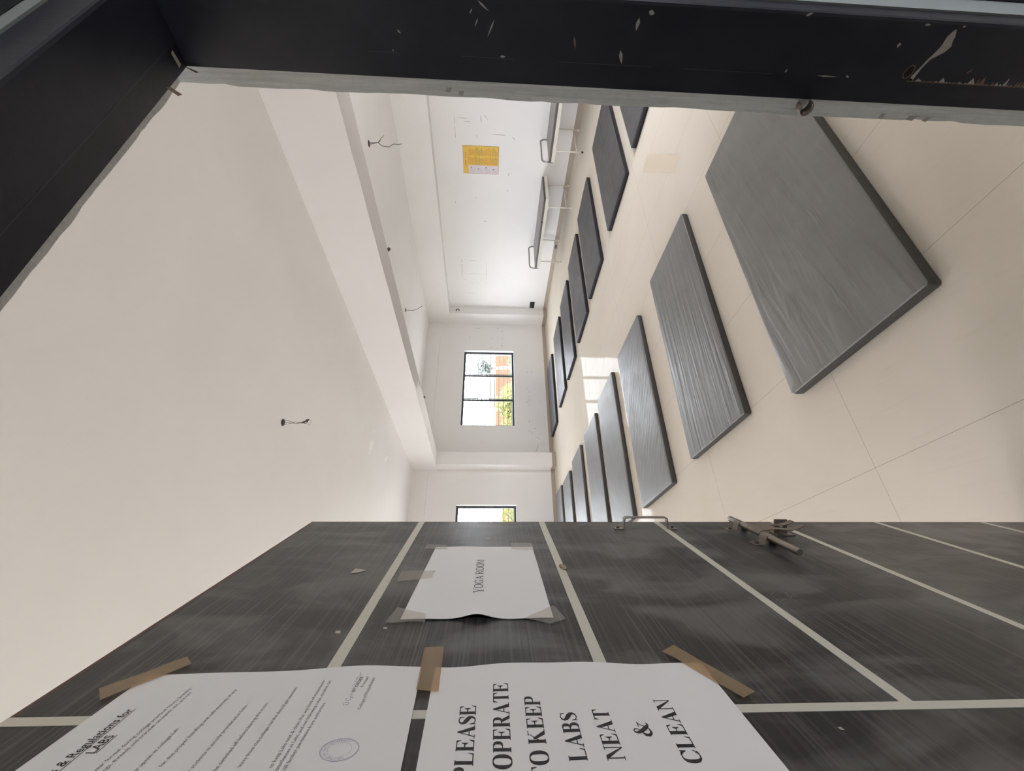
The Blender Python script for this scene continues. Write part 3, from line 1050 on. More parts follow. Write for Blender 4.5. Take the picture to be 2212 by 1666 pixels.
    if ch == 'N':
        p = rect(0.13, 0, 0.13+Hh*1.3, 1) + rect(0.90, 0, 0.90+Hh*1.3, 1)
        p += [[(0.06, 1), (0.06+T*1.3, 1), (0.97, -0.02), (0.90, -0.02)]] + rect(0.0, 0, 0.30, S) + rect(0.0, 1-S, 0.2, 1) + rect(0.78, 1-S, 1.08, 1)
        return p, 1.09
    if ch == 'K':
        p = stem(0.10) + [[(0.10+T, 0.40), (0.10+T, 0.48), (0.80, 0.98), (0.86, 0.98)]]
        p += [[(0.36, 0.62), (0.36+T*0.5, 0.72), (1.08, 0.0), (1.08-T*1.4, 0.0)]] + rect(0.84, 0, 1.16, S) + rect(0.66, 1-S, 1.04, 1)
        return p, 1.18
    if ch == 'M':
        p = rect(0.14, 0, 0.14+Hh*1.3, 1) + rect(1.12, 0, 1.12+T, 1) + rect(0.02, 0, 0.32, S) + rect(1.02, 0, 1.40, S) + rect(1.12, 1-S, 1.40, 1) + rect(0.02, 1-S, 0.2, 1)
        p += [[(0.10, 1), (0.10+T*1.3, 1), (0.76, 0.02), (0.70, 0.02)], [(0.70, 0.02), (0.76, 0.02), (1.18, 1), (1.12, 1)]]
        return p, 1.43
    if ch == 'Y':
        c = 0.54
        p = rect(c-T/2, 0, c+T/2, 0.48) + rect(c-T/2-e, 0, c+T/2+e, S)
        p += [[(0.10, 1), (0.10+T*1.3, 1), (c+T/2, 0.44), (c-T/2, 0.44)], [(c, 0.44), (c+T/2, 0.44), (0.94, 1), (0.88, 1)]]
        p += rect(0.0, 1-S, 0.42, 1) + rect(0.76, 1-S, 1.06, 1)
        return p, 1.09
    if ch == '&':
        t = T
        P = [(1.18, 0.60), (1.02, 0.52), (0.95, 0.36), (0.84, 0.18), (0.66, 0.04), (0.46, -0.01), (0.27, 0.03), (0.15, 0.17), (0.18, 0.35), (0.34, 0.48), (0.54, 0.57), (0.68, 0.72), (0.66, 0.90), (0.54, 0.98), (0.41, 0.92), (0.37, 0.78), (0.44, 0.60), (0.62, 0.36), (0.82, 0.14), (1.02, 0.02), (1.18, 0.10)]
        ws = [Hh, Hh, Hh, Hh, Hh*1.2, Hh*2, t*.7, t, t*.9, Hh*1.4, Hh, Hh*1.2, Hh*1.6, Hh, Hh*1.6, t*.75, t, t*1.15, t*1.05, Hh*2, Hh]
        return ribbon(P, ws) + rect(0.84, 0.58, 1.26, 0.58+S), 1.26
    if ch == '-':
        return rect(0.07, 0.26, 0.43, 0.38), 0.505
    return [], 0.38


def serif_line(text, T, Hh):
    polys, x = [], 0.0
    for ch in text:
        g, adv = glyph(ch, T, Hh)
        polys += [[(px+x, py) for px, py in q] for q in g]
        x += adv
    return polys, x


def font_mesh(text, bold=False):
    cu = bpy.data.curves.new('letters', 'FONT')
    cu.body = text
    cu.size = 1.0
    cu.align_x = 'RIGHT'
    cu.resolution_u = 2
    cu.offset = 0.012 if bold else 0.0
    ob = bpy.data.objects.new('letters', cu)
    COL.objects.link(ob)
    dg = bpy.context.evaluated_depsgraph_get()
    me = ob.evaluated_get(dg).to_mesh()
    V = [tuple(q.co) for q in me.vertices]
    F = [tuple(p.vertices) for p in me.polygons]
    ob.evaluated_get(dg).to_mesh_clear()
    bpy.data.objects.remove(ob)
    bpy.data.curves.remove(cu)
    return V, F


def quad_paper(name, corners, hfun, nu=28, nv=36, base=0.0012):
    """paper on the door: corners TL TR BR BL in door (x, z); hfun(u, v) lifts it off the face"""
    TL, TR, BR, BL = corners
    mb = MB()
    vs = []
    for j in range(nv+1):
        for i in range(nu+1):
            u, v_ = i/nu, j/nv
            x = (TL[0]*(1-u)+TR[0]*u)*(1-v_)+(BL[0]*(1-u)+BR[0]*u)*v_
            z = (TL[1]*(1-u)+TR[1]*u)*(1-v_)+(BL[1]*(1-u)+BR[1]*u)*v_
            vs.append((x, -(base+hfun(x, z)), z))
    fs = []
    for j in range(nv):
        for i in range(nu):
            a = j*(nu+1)+i
            fs.append((a, a+nu+1, a+nu+2, a+1))
    mb.add(vs, fs, 0, True)
    # underside
    mb.add([(x, y+0.0003, z) for x, y, z in vs], [tuple(reversed(f)) for f in fs], 0, True)
    return mb


def on_door(o):
    o.matrix_world = DMAT
    return o


def flat_polys(mb, polys, hfun, lift, mi=0):
    for q in polys:
        mb.add([(x, -(0.0012+hfun(x, z)+lift), z) for x, z in q], [tuple(range(len(q)))], mi)


# --- sheet 1: YOGA ROOM
def h_yoga(x, z):
    a = 0.0004*math.sin(x*60)*math.sin(z*45) + 0.0006*math.sin(x*31+1.0)*math.sin(z*70+0.5)
    u = min(max((0.455-x)/0.02, 0), 1)
    b = 0.006*u*math.exp(-((z-1.545)/0.022)**2)
    return 0.0008+a+b


sg = empty('paper_sign')
on_door(sg)
tag(sg, 'small crumpled white paper sign reading YOGA ROOM, taped to the black door', 'paper sign')
quad_paper('sheet', [(0.4345, 1.656), (0.757, 1.646), (0.754, 1.4335), (0.4335, 1.4315)], h_yoga, 40, 30).build('sheet', M['paper'], sg)
pol, wd = serif_line('YOGA ROOM', 0.16, 0.085)
sx = 0.153/wd
mb = MB()
big_first = []
n_y = len(glyph('Y', 0.16, 0.085)[0])
for i, q in enumerate(pol):
    s = 1.22 if i < n_y else 1.0
    big_first.append([(0.5215+px*sx, 1.5385+(py-(0.12 if i < n_y else 0))*0.0147*s) for px, py in q])
flat_polys(mb, big_first, h_yoga, 0.0002)
mb.build('printed_text', M['ink_grey'], sg)


# --- sheet 2: PLEASE CO-OPERATE ...
def h_keep(x, z):
    t = min(max((x-0.24)/0.08, 0), 1)
    return 0.0012 + 0.0045*t*t*math.exp(-((z-1.45)/0.07)**2) + 0.001*t*math.sin(z*55) + 0.0012*math.sin(x*28)*math.sin(z*20)**2


kc = empty('paper_notice')
on_door(kc)
tag(kc, 'white paper notice in bold capitals asking to keep labs neat and clean, on the door', 'paper notice')
quad_paper('sheet', [(0.085, 1.5855), (0.3165, 1.590), (0.3165, 1.266), (0.085, 1.264)], h_keep, 30, 40).build('sheet', M['paper'], kc)
mb = MB()
CAPH = 0.0166
for txt, zb, cx, xr in (('PLEASE', 1.5385, .2015, .2500), ('CO-OPERATE', 1.5045, .199, .2823), ('TO KEEP', 1.4715, .205, .2605), ('LABS', 1.4370, .204, .2368),
                        ('NEAT', 1.4030, .2056, .2405), ('&', 1.3685, .2105, .2215), ('CLEAN', 1.3340, .2086, .2525)):
    pol, wd = serif_line(txt, 0.245, 0.06)
    s = CAPH*0.93
    x0 = xr-wd*s
    flat_polys(mb, [[(x0+px*s, zb+py*CAPH) for px, py in q] for q in pol], h_keep, 0.0002)
mb.build('printed_text', M['ink'], kc)


# --- sheet 3: rules and regulations
def h_rule(x, z):
    t = min(max((x-0.23)/0.09, 0), 1)
    return 0.0012 + 0.0045*t*t*math.exp(-((z-1.68)/0.06)**2) + 0.0012*math.sin(x*25+1)*math.sin(z*18)**2


rl = empty('paper_notice')
on_door(rl)
tag(rl, 'white typed sheet of rules with a round violet stamp, above the keep clean notice', 'paper notice')
quad_paper('sheet', [(0.085, 1.931), (0.3085, 1.9145), (0.3155, 1.6055), (0.085, 1.597)], h_rule, 30, 40).build('sheet', M['paper'], rl)


def typed(mb, text, p0, p1, cap, bold=False, mi=0, under=False, wx=1.0):
    """right end of the line sits at p1; p0 is any other point of its baseline"""
    V, F = font_mesh(text, bold)
    V = [(q[0]*wx, q[1], 0) for q in V]
    dx, dz = p1[0]-p0[0], p1[1]-p0[1]
    L = math.hypot(dx, dz)
    ux, uz = dx/L, dz/L
    s = cap/0.70
    vs = []
    for x, y, _ in V:
        X, Z = p1[0]+ux*x*s-uz*y*s, p1[1]+uz*x*s+ux*y*s
        vs.append((X, -(0.0012+h_rule(X, Z)+0.0002), Z))
    mb.add(vs, F, mi)
    if under:
        wdt = min(v[0] for v in V)
        pts = []
        for x, y in ((wdt, -0.16), (0.02, -0.16), (0.02, -0.10), (wdt, -0.10)):
            X, Z = p1[0]+ux*x*s-uz*y*s, p1[1]+uz*x*s+ux*y*s
            pts.append((X, Z))
        flat_polys(mb, [pts], h_rule, 0.0002, mi)


mb = MB()
typed(mb, 'Rules & Regulations for', (0.1816, 1.8883), (0.2520, 1.8849), 0.0082, True, 0, True, 0.84)
typed(mb, 'LABS', (0.1977, 1.8748), (0.2175, 1.8742), 0.0082, True, 0, True, 0.84)
mb.build('heading', M['ink'], rl)
mb = MB()
for txt, p0, p1 in (('wear formal during college practical hours, Jewelry,', (0.2102, 1.8542), (0.2828, 1.8484)),
                    ('rings, threads and bracelet on hands etc. are not', (0.2014, 1.8482), (0.2752, 1.8433)),
                    ('wear apron in college Lab.', (0.1797, 1.823), (0.2252, 1.8208)),
                    ('for the proper handling and safe custody of any', (0.1792, 1.8054), (0.2793, 1.7988)),
                    ('by students is strictly prohibited in Labs.', (0.1784, 1.7773), (0.2557, 1.774)),
                    ('be switched off before leaving the room.', (0.1777, 1.7558), (0.2593, 1.7548)),
                    ('leave from the college, he/she should get sanction', (0.1781, 1.7375), (0.2815, 1.7353)),
                    ('to keep Labs neat & clean. For any kind of misbehavior', (0.1774, 1.7107), (0.2911, 1.709)),
                    ('disturbances in Labs, and not following rules, student can', (0.1772, 1.7044), (0.2901, 1.702)),
                    ('till further permission from authorities.', (0.177, 1.6981), (0.2564, 1.6953))):
    typed(mb, txt, p0, p1, 0.0036, False, 1)
mb.build('rule_text', [M['ink'], M['ink_soft']], rl)
mb = MB()
typed(mb, 'BY ORDER', (0.2723, 1.6700), (0.2945, 1.6679), 0.0036, True, 1)
typed(mb, 'Principal', (0.2759, 1.6635), (0.2944, 1.6618), 0.0034, False, 1)
typed(mb, 'College of Physiotherapy', (0.2412, 1.6565), (0.2935, 1.6546), 0.0034, False, 1)
mb.build('issuer_text', [M['ink'], M['ink_soft']], rl)
sgn = MB()
P = [(0.2515, 1.6715), (0.2515, 1.6760), (0.2545, 1.6760), (0.2545, 1.6715), (0.2515, 1.6715)]
flat_polys(sgn, ribbon(P, 0.0005), h_rule, 0.00025)
P = [(0.2620, 1.6755), (0.2588, 1.6765), (0.2575, 1.6735), (0.2590, 1.6712), (0.2615, 1.6722), (0.2618, 1.6690), (0.2640, 1.6735), (0.2660, 1.6712), (0.2675, 1.6738), (0.2695, 1.6715), (0.2710, 1.6745), (0.2730, 1.6710), (0.2750, 1.6752), (0.2770, 1.6715),
     (0.2790, 1.6755), (0.2805, 1.6712), (0.2830, 1.6758), (0.2850, 1.6722), (0.2870, 1.6760), (0.2890, 1.6735), (0.2925, 1.6745), (0.2965, 1.6722), (0.3020, 1.6738)]
flat_polys(sgn, ribbon(P, 0.0005), h_rule, 0.00025)
sgn.build('signature', M['pen'], rl)
sl = MB()
scx, scz = 0.1952, 1.6600
def circ(r, wv, gaps=()):
    K = 64
    for k in range(K):
        if k % 9 in gaps:
            continue
        a, b = 2*PI*k/K, 2*PI*(k+1)/K
        q = [(scx+r*math.cos(a), scz+1.35*r*math.sin(a)), (scx+r*math.cos(b), scz+1.35*r*math.sin(b)),
             (scx+(r-wv)*math.cos(b), scz+1.35*(r-wv)*math.sin(b)), (scx+(r-wv)*math.cos(a), scz+1.35*(r-wv)*math.sin(a))]
        flat_polys(sl, [list(reversed(q))], h_rule, 0.0002)
circ(0.0128, 0.00035)
circ(0.0121, 0.0002)
circ(0.0080, 0.0002, (2, 5))
for txt, a0, a1 in (('COLLEGE OF PHYSIOTHERAPY', 205, -25),):
    for i, ch in enumerate(txt):
        a = math.radians(a0+(a1-a0)*i/(len(txt)-1))
        if ch == ' ':
            continue
        V, F = font_mesh(ch)
        s = 0.0031
        cxx = (min(v[0] for v in V)+max(v[0] for v in V))/2
        ca, sa = math.cos(a-PI/2), math.sin(a-PI/2)
        vs = []
        for x, y, _ in V:
            px, py = (x-cxx)*s*0.8, y*s
            X, Z = scx+0.0089*math.cos(a)+px*ca-py*sa, scz+1.35*0.0089*math.sin(a)+(px*sa+py*ca)*1.2
            vs.append((X, -(0.0012+h_rule(X, Z)+0.0002), Z))
        sl.add(vs, F)
sl.build('round_stamp', M['ink_blue'], rl)


# --- tapes
def tape(name, pts, mat, label, group, hfun, lift, nseg=6):
    """pts: four corners (x, z) on the door, going round"""
    a, b, c, d = pts
    mb = MB()
    vs = []
    for j in range(nseg+1):
        t = j/nseg
        for i in range(3):
            u = i/2
            x = (a[0]*(1-u)+b[0]*u)*(1-t)+(d[0]*(1-u)+c[0]*u)*t
            z = (a[1]*(1-u)+b[1]*u)*(1-t)+(d[1]*(1-u)+c[1]*u)*t
            vs.append((x, -(0.0012+hfun(x, z)+lift+0.0004*math.sin(t*9+u*2)), z))
    fs = []
    for j in range(nseg):
        for i in range(2):
            k = j*3+i
            fs.append((k, k+1, k+4, k+3))
    mb.add(vs, fs, 0, True)
    o = mb.build(name, mat)
    on_door(o)
    return tag(o, label, 'tape', group)


GB = 'brown parcel tapes on the door'
tape('parcel_tape', [(0.3425, 1.8945), (0.3265, 1.8790), (0.2655, 1.9300), (0.2835, 1.9465)], M['btape'], 'brown parcel tape across the upper corner of the typed rules sheet', GB, h_rule, 0.0016)
tape('parcel_tape', [(0.3546, 1.6086), (0.3572, 1.5841), (0.2700, 1.5804), (0.2714, 1.6050)], M['btape'], 'brown parcel tape bridging the rules sheet and the keep clean notice', GB, h_keep, 0.0022, 10)
tape('parcel_tape', [(0.3396, 1.3056), (0.3528, 1.2849), (0.2620, 1.2315), (0.2513, 1.2515)], M['btape'], 'brown parcel tape over the lower corner of the keep clean notice', GB, h_keep, 0.0016)
GC = 'clear tapes round the yoga sign'
tape('clear_tape', [(0.740, 1.668), (0.773, 1.668), (0.767, 1.625), (0.738, 1.618)], M['ctape'], 'clear tape on the top corner of the YOGA ROOM sheet nearest the room', GC, h_yoga, 0.0009)
tape('clear_tape', [(0.780, 1.480), (0.777, 1.432), (0.731, 1.432), (0.735, 1.480)], M['ctape'], 'clear tape on the bottom corner of the YOGA ROOM sheet nearest the handle', GC, h_yoga, 0.0009)
tape('clear_tape', [(0.6155, 1.692), (0.6147, 1.628), (0.5830, 1.631), (0.5660, 1.690)], M['ctape'], 'clear tape across the middle of the top edge of the YOGA ROOM sheet', GC, h_yoga, 0.0009)
tape('clear_tape', [(0.470, 1.668), (0.424, 1.676), (0.4235, 1.619), (0.4480, 1.621)], M['ctape'], 'clear tape on the top corner of the YOGA ROOM sheet above the rules sheet', GC, h_yoga, 0.0009)
tape('clear_tape', [(0.472, 1.426), (0.430, 1.414), (0.415, 1.438), (0.432, 1.475)], M['ctape'], 'wrinkled clear tape on the bottom corner of the YOGA ROOM sheet above the clean notice', GC, h_yoga, 0.0009)


# ------------------------------------------------------------------ exercise mats
def rrect(L, W, r, n=5):
    pts = []
    for cx, cy, a0 in ((L/2-r, W/2-r, 0), (-L/2+r, W/2-r, 90), (-L/2+r, -W/2+r, 180), (L/2-r, -W/2+r, 270)):
        for k in range(n+1):
            a = math.radians(a0+90*k/n)
            pts.append((cx+r*math.cos(a), cy+r*math.sin(a)))
    return pts


def mat_meshes(L, W, T, r, puff):
    base = rrect(L, W, r)
    n = len(base)
    top, side = MB(), MB()
    # side band
    prof = [(0.004, 0.0), (0.0, 0.004), (-0.0015, T*0.5), (0.0, T-0.007)]
    rings = []
    for ins, z in prof:
        kx, ky = (L-2*ins)/L, (W-2*ins)/W
        rings.append([(x*kx, y*ky, z) for x, y in base])
    v = [p for rg in rings for p in rg]
    f = []
    for i in range(len(prof)-1):
        for k in range(n):
            k2 = (k+1) % n
            f.append((i*n+k, i*n+k2, (i+1)*n+k2, (i+1)*n+k))
    side.add(v, f, 0, True)
    side.add([p for p in rings[0]], [tuple(reversed(range(n)))])
    # top with a soft rolled arris
    prof = [(0.0, T-0.007), (0.0008, T-0.0035), (0.003, T-0.001), (0.007, T), (0.03, T+puff*0.4), (0.12, T+puff), (W*0.40, T+puff)]
    rings = []
    for ins, z in prof:
        kx, ky = (L-2*ins)/L, (W-2*ins)/W
        rings.append([(x*kx, y*ky, z) for x, y in base])
    v = [p for rg in rings for p in rg]
    f = []
    for i in range(len(prof)-1):
        for k in range(n):
            k2 = (k+1) % n
            f.append((i*n+k, i*n+k2, (i+1)*n+k2, (i+1)*n+k))
    f.append(tuple((len(prof)-1)*n+k for k in range(n)))
    top.add(v, f, 0, True)
    return top, side


def make_mat(dims, top_mat, side_mat, loc, rz, label, group):
    r = empty('exercise_mat', loc, rz)
    t, s = mat_meshes(*dims)
    t.build('top_cover', top_mat, r)
    s.build('side_band', side_mat, r)
    tag(r, label, 'exercise mat', group)
    return r


GREY = (1.774, 0.765, 0.052, 0.012, 0.003)
DARK = (1.865, 0.81, 0.056, 0.012, 0.002)
gl = [('grey_loose', 1.937, 1.379, -0.28, 'large grey vinyl mat nearest the doorway, the biggest one on the floor'),
      ('grey_long', 2.058, 2.543, -1.16, 'grey vinyl mat with long ridges, second from the doorway'),
      ('grey_diag', 2.025, 3.724, -0.42, 'grey vinyl mat with slanting wrinkles, third from the doorway'),
      ('grey_fine', 2.024, 4.794, -0.55, 'grey mat fourth from the doorway, beside the window reflection on the floor'),
      ('grey_fine', 1.962, 5.771, -0.25, 'grey mat fifth from the doorway in the grey row'),
      ('grey_fine', 1.959, 6.885, 0.01, 'grey mat sixth from the doorway, third from the window end of its row'),
      ('grey_fine', 1.912, 7.959, -0.12, 'grey mat second from the window end of the grey row'),
      ('grey_fine', 1.970, 8.972, -0.37, 'small-looking grey mat closest to the end wall, beside the column')]
for mt, x, y, a, lab in gl:
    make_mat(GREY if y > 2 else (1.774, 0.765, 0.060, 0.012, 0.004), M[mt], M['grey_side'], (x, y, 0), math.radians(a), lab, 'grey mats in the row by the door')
dl = [('dark_top', 5.550, 2.183, 0.0, 'charcoal mat with black sides half hidden by the door frame'),
      ('dark_fold', 5.533, 3.257, -0.33, 'creased charcoal mat in front of the couch cut off by the door frame'),
      ('dark_top', 5.503, 4.505, -0.46, 'charcoal mat in front of the whole couch, third in the dark row'),
      ('dark_top', 5.428, 5.534, 0.77, 'charcoal mat fourth in the dark row, level with the couch end rail'),
      ('dark_top', 5.360, 6.628, -0.41, 'charcoal mat fifth in the dark row, with a small tear at its corner'),
      ('dark_top', 5.329, 7.696, 0.38, 'charcoal mat second from the end wall with pale curved scratches'),
      ('dark_top', 5.225, 8.970, -0.12, 'bluish charcoal mat lying against the end wall under the window')]
marks = {}
for mt, x, y, a, lab in dl:
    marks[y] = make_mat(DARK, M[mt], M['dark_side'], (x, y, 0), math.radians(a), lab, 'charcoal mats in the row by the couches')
# dark strips laid on the creased mat, painting the shade in its folds
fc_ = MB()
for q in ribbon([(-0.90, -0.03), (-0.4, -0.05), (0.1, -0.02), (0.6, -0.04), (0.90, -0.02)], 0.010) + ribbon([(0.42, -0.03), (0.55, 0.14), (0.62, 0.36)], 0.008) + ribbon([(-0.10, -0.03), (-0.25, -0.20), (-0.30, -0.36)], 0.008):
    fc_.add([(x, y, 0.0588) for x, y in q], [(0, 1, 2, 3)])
fc_.build('fold_shade', plain('shaded_fold', (0.030, 0.028, 0.030), 0.5), marks[3.257])
# pale curved scratches and the torn corner
sm = MB()
TZ = 0.0595
def curve_strip(mb, pts, wv):
    for q in ribbon(pts, wv):
        mb.add([(x, y, TZ) for x, y in q], [(0, 1, 2, 3)])
curve_strip(sm, [(0.60+0.12*math.cos(t*0.3), 0.10+0.20*math.sin(t*0.3)) for t in range(-3, 5)], 0.010)
sm.build('scratch', plain('pale_vinyl_scratch', (0.34, 0.34, 0.35), 0.6), marks[7.696])
sm = MB()
curve_strip(sm, [(0.20+0.10*math.cos(t*0.3), 0.14+0.16*math.sin(t*0.3)) for t in range(-2, 4)], 0.008)
sm.build('scratch', plain('pale_vinyl_scratch', (0.34, 0.34, 0.35), 0.6), marks[7.696])
tr = MB()
tr.add([(-0.70, -0.36, TZ), (-0.66, -0.30, TZ), (-0.55, -0.33, TZ), (-0.60, -0.37, TZ)], [(0, 3, 2, 1)])
tr.build('tear', plain('torn_vinyl_backing', (0.28, 0.28, 0.29), 0.7), marks[6.628])


# ------------------------------------------------------------------ examination couches
def make_couch(y0, label, capped):
    L, X0, Wd = 1.77, 7.285, 0.735
    r = empty('examination_couch', (X0, y0, 0))
    t = 0.028
    # frame of square tube with deep side rails
    f = MB()
    f.box(0, t, 0, L, 0.476, 0.535).box(Wd-t, Wd, 0, L, 0.476, 0.535).box(t, Wd-t, 0, t, 0.476, 0.535).box(t, Wd-t, L-t, L, 0.476, 0.535)
    f.box(t, Wd-t, 0.56, 0.59, 0.485, 0.525).box(t, Wd-t, 1.15, 1.18, 0.485, 0.525)
    f.build('frame', M['bedpaint'], r, 0.003)
    # pad in two sections: back rest and long section
    for a, b in ((0.01, 0.525), (0.535, L-0.012)):
        p = MB()
        base = rrect(Wd-0.012, b-a, 0.018, 4)
        n = len(base)
        cx, cy = Wd/2, (a+b)/2
        prof = [(0.0, 0.5355, 1), (-0.001, 0.553, 1), (0.0, 0.566, 1), (0.003, 0.573, 0), (0.010, 0.576, 0), (0.08, 0.579, 0)]
        rings = [[(cx+x*((Wd-0.012-2*i)/(Wd-0.012)), cy+yy*((b-a-2*i)/(b-a)), z) for x, yy in base] for i, z, _ in prof]
        for i in range(len(prof)-1):
            p.add(rings[i]+rings[i+1], [(k, (k+1) % n, n+(k+1) % n, n+k) for k in range(n)], prof[i][2], True)
        p.add(rings[-1], [tuple(range(n))], 0)
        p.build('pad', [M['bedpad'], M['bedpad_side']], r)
    # legs
    for yy in (0.19, 1.565):
        for xx, cap in ((0.016, capped), (Wd-0.016, False)):
            lg = MB().tube([(xx, yy, 0.03), (xx, yy, 0.476)], 0.0125, 12).build('leg', M['bedpaint'], r)
            MB().tube([(xx, yy, 0.0), (xx, yy, 0.034)], 0.0155, 12).build('foot_cap', M['rubber'] if cap else M['bedpaint'], lg)
            MB().box(xx-0.016, xx+0.016, yy-0.055, yy+0.055, 0.462, 0.476).build('bracket', M['bedpaint'], lg)
        MB().tube([(0.016, yy, 0.115), (Wd-0.016, yy, 0.115)], 0.007, 8).build('stretcher', M['bedpaint'], r)
    # raised end rail
    ey = L-0.004
    pts = [(0.012, ey, 0.50), (0.012, ey, 0.60)]
    R = 0.085
    for k in range(1, 7):
        a = math.radians(180-90*k/6)
        pts.append((0.012+R+R*math.cos(a), ey, 0.605+R*math.sin(a)))
    for k in range(0, 7):
        a = math.radians(90-90*k/6)
        pts.append((Wd-0.012-R+R*math.cos(a), ey, 0.605+R*math.sin(a)))
    pts += [(Wd-0.012, ey, 0.60), (Wd-0.012, ey, 0.50)]
    MB().tube(pts, 0.0145, 12).build('end_rail', M['rail'], r)
    tag(r, label, 'couch', 'examination couches along the wall')
    return r


make_couch(2.632, 'cream and grey examination couch cut off by the door frame, under the yellow chart', True)
make_couch(5.115, 'cream and grey examination couch standing whole in view between mats and wall', False)

# ------------------------------------------------------------------ yellow chart on the wall
YA, YB, ZA, ZB = 4.604, 5.150, 1.448, 2.124
ch = empty('wall_chart', (XW-0.002, YB, ZA))
tag(ch, 'yellow wall chart with columns of lettering and white sheets on one side', 'chart')
ww, hh = YB-YA, ZB-ZA
# local frame: u runs left to right as seen from the room = -Y
def cp(u, z, d):
    return (-d, -u, z)
cb = MB()
cb.add([cp(0, 0, .001), cp(ww, 0, .001), cp(ww, hh, .001), cp(0, hh, .001)], [(0, 1, 2, 3)], 0)
cb.add([cp(-.006, -.006, 0), cp(ww+.006, -.006, 0), cp(ww+.006, hh+.006, 0), cp(-.006, hh+.006, 0)], [(0, 1, 2, 3)], 1)
cb.build('backing_sheet', [M['yellow'], plain('chart_edge', (0.30, 0.21, 0.06), 0.7)], ch)
tx = MB()
rnd = random.Random(3)
def words(u0, u1, z, h, mi, d=0.0016):
    u = u0
    while u < u1-0.01:
        l = rnd.uniform(0.008, 0.030)
        e_ = min(u+l, u1)
        zz = z+rnd.uniform(-.001, .001)
        tx.add([cp(u, zz, d), cp(e_, zz, d), cp(e_, zz+h*rnd.uniform(.7, 1.1), d), cp(u, zz+h, d)], [(0, 1, 2, 3)], mi)
        u = e_+rnd.uniform(0.004, 0.010)
words(0.12, 0.27, hh-0.055, 0.022, 0)
words(0.31, 0.42, hh-0.055, 0.022, 0)
tx.build('heading', [M['orange_ink'], M['olive_ink']], ch)
tx2 = MB()
tx = MB()
z = hh-0.105
row = 0
while z > 0.02:
    mi = 0 if row < 7 else (1 if row < 15 or row > 22 else 0)
    words(0.185, rnd.uniform(0.30, 0.355), z, 0.009, mi)
    keep_, tx = tx, tx2
    words(0.365, rnd.uniform(0.45, 0.535), z, 0.009, mi)
    tx = keep_
    z -= 0.0195
    row += 1
for q in (tx, tx2):
    q.build('text_column', [M['orange_ink'], M['olive_ink']], ch)
for k, (za, zb) in enumerate(((0.435, 0.583), (0.290, 0.437), (0.148, 0.292), (0.002, 0.150))):
    s = MB()
    u0, u1 = 0.004, 0.168
    s.add([cp(u0, za, .0024), cp(u1, za, .0024), cp(u1, zb-0.002, .0024), cp(u0, zb-0.002, .0024)], [(0, 1, 2, 3)], 0)
    for q in range(5):
        zz = za+0.02+q*0.022
        s.add([cp(u0+0.015, zz, .003), cp(u0+0.015+rnd.uniform(.05, .12), zz, .003), cp(u0+0.015+rnd.uniform(.05, .12), zz+.005, .003), cp(u0+0.015, zz+.005, .003)], [(0, 1, 2, 3)], 1)
    cu, cz_ = 0.125-0.03*(k % 2), (za+zb)/2+0.02
    s.add([cp(cu+0.010*math.cos(2*PI*j/12), cz_+0.011*math.sin(2*PI*j/12), .003) for j in range(12)], [tuple(range(12))], 2)
    s.build('white_sheet', [M['sheet'], plain('sheet_print', (0.40, 0.37, 0.42), 0.7), M['ink']], ch)

# ------------------------------------------------------------------ sockets
so = empty('socket_box', (XW-0.002, 8.94, 0.415))
tag(so, 'open black electrical box on the white wall beside the corner column', 'socket')
MB().add([(0, -.105, -.058), (0, .105, -.058), (0, .105, .058), (0, -.105, .058)], [(3, 2, 1, 0)]).build('back_plate', M['plastic_dark'], so)
fm = MB()
for a, b, c, d in ((-.115, .115, .052, .062), (-.115, .115, -.062, -.052), (-.115, -.1, -.062, .062), (.1, .115, -.062, .062)):
    fm.box(-.014, .001, a, b, c, d)
fm.build('box_rim', M['plastic_dark'], so)
MB().tube([(-.004, -.06, -.03), (-.02, -.02, .02), (-.015, .02, -.01), (-.02, .05, .03), (-.03, .09, .045)], 0.004, 6).build('loose_wire', M['wire_grey'], so)
s2 = empty('socket_box', (XW-BT-0.001, 6.90, 0.055))
tag(s2, 'small black socket low on the skirting under the couch end', 'socket')
MB().box(-0.012, 0, -0.045, 0.045, -0.026, 0.026).build('socket_body', M['plastic_dark'], s2, 0.002)
MB().box(-0.014, -0.012, -0.03, 0.0, -0.014, 0.012).build('socket_face', M['wire'], s2)


# ------------------------------------------------------------------ ceiling hooks and loose wires
def hook(loc, label, wires, rose_r=0.03, mat='wire'):
    r = empty('ceiling_hook', loc)
    tag(r, label, 'ceiling hook', 'capped wires and hooks on the ceiling')
    K = 16
    MB().tube([(0, 0, 0), (0, 0, -0.004), (0, 0, -0.012)], rose_r, 16, radii=[rose_r, rose_r, rose_r*0.6]).build('ceiling_cup', M['plastic_dark'], r)
    for path, rad, mm in wires:
        MB().tube(path, rad, 6).build('wire', M[mm], r)
    return r


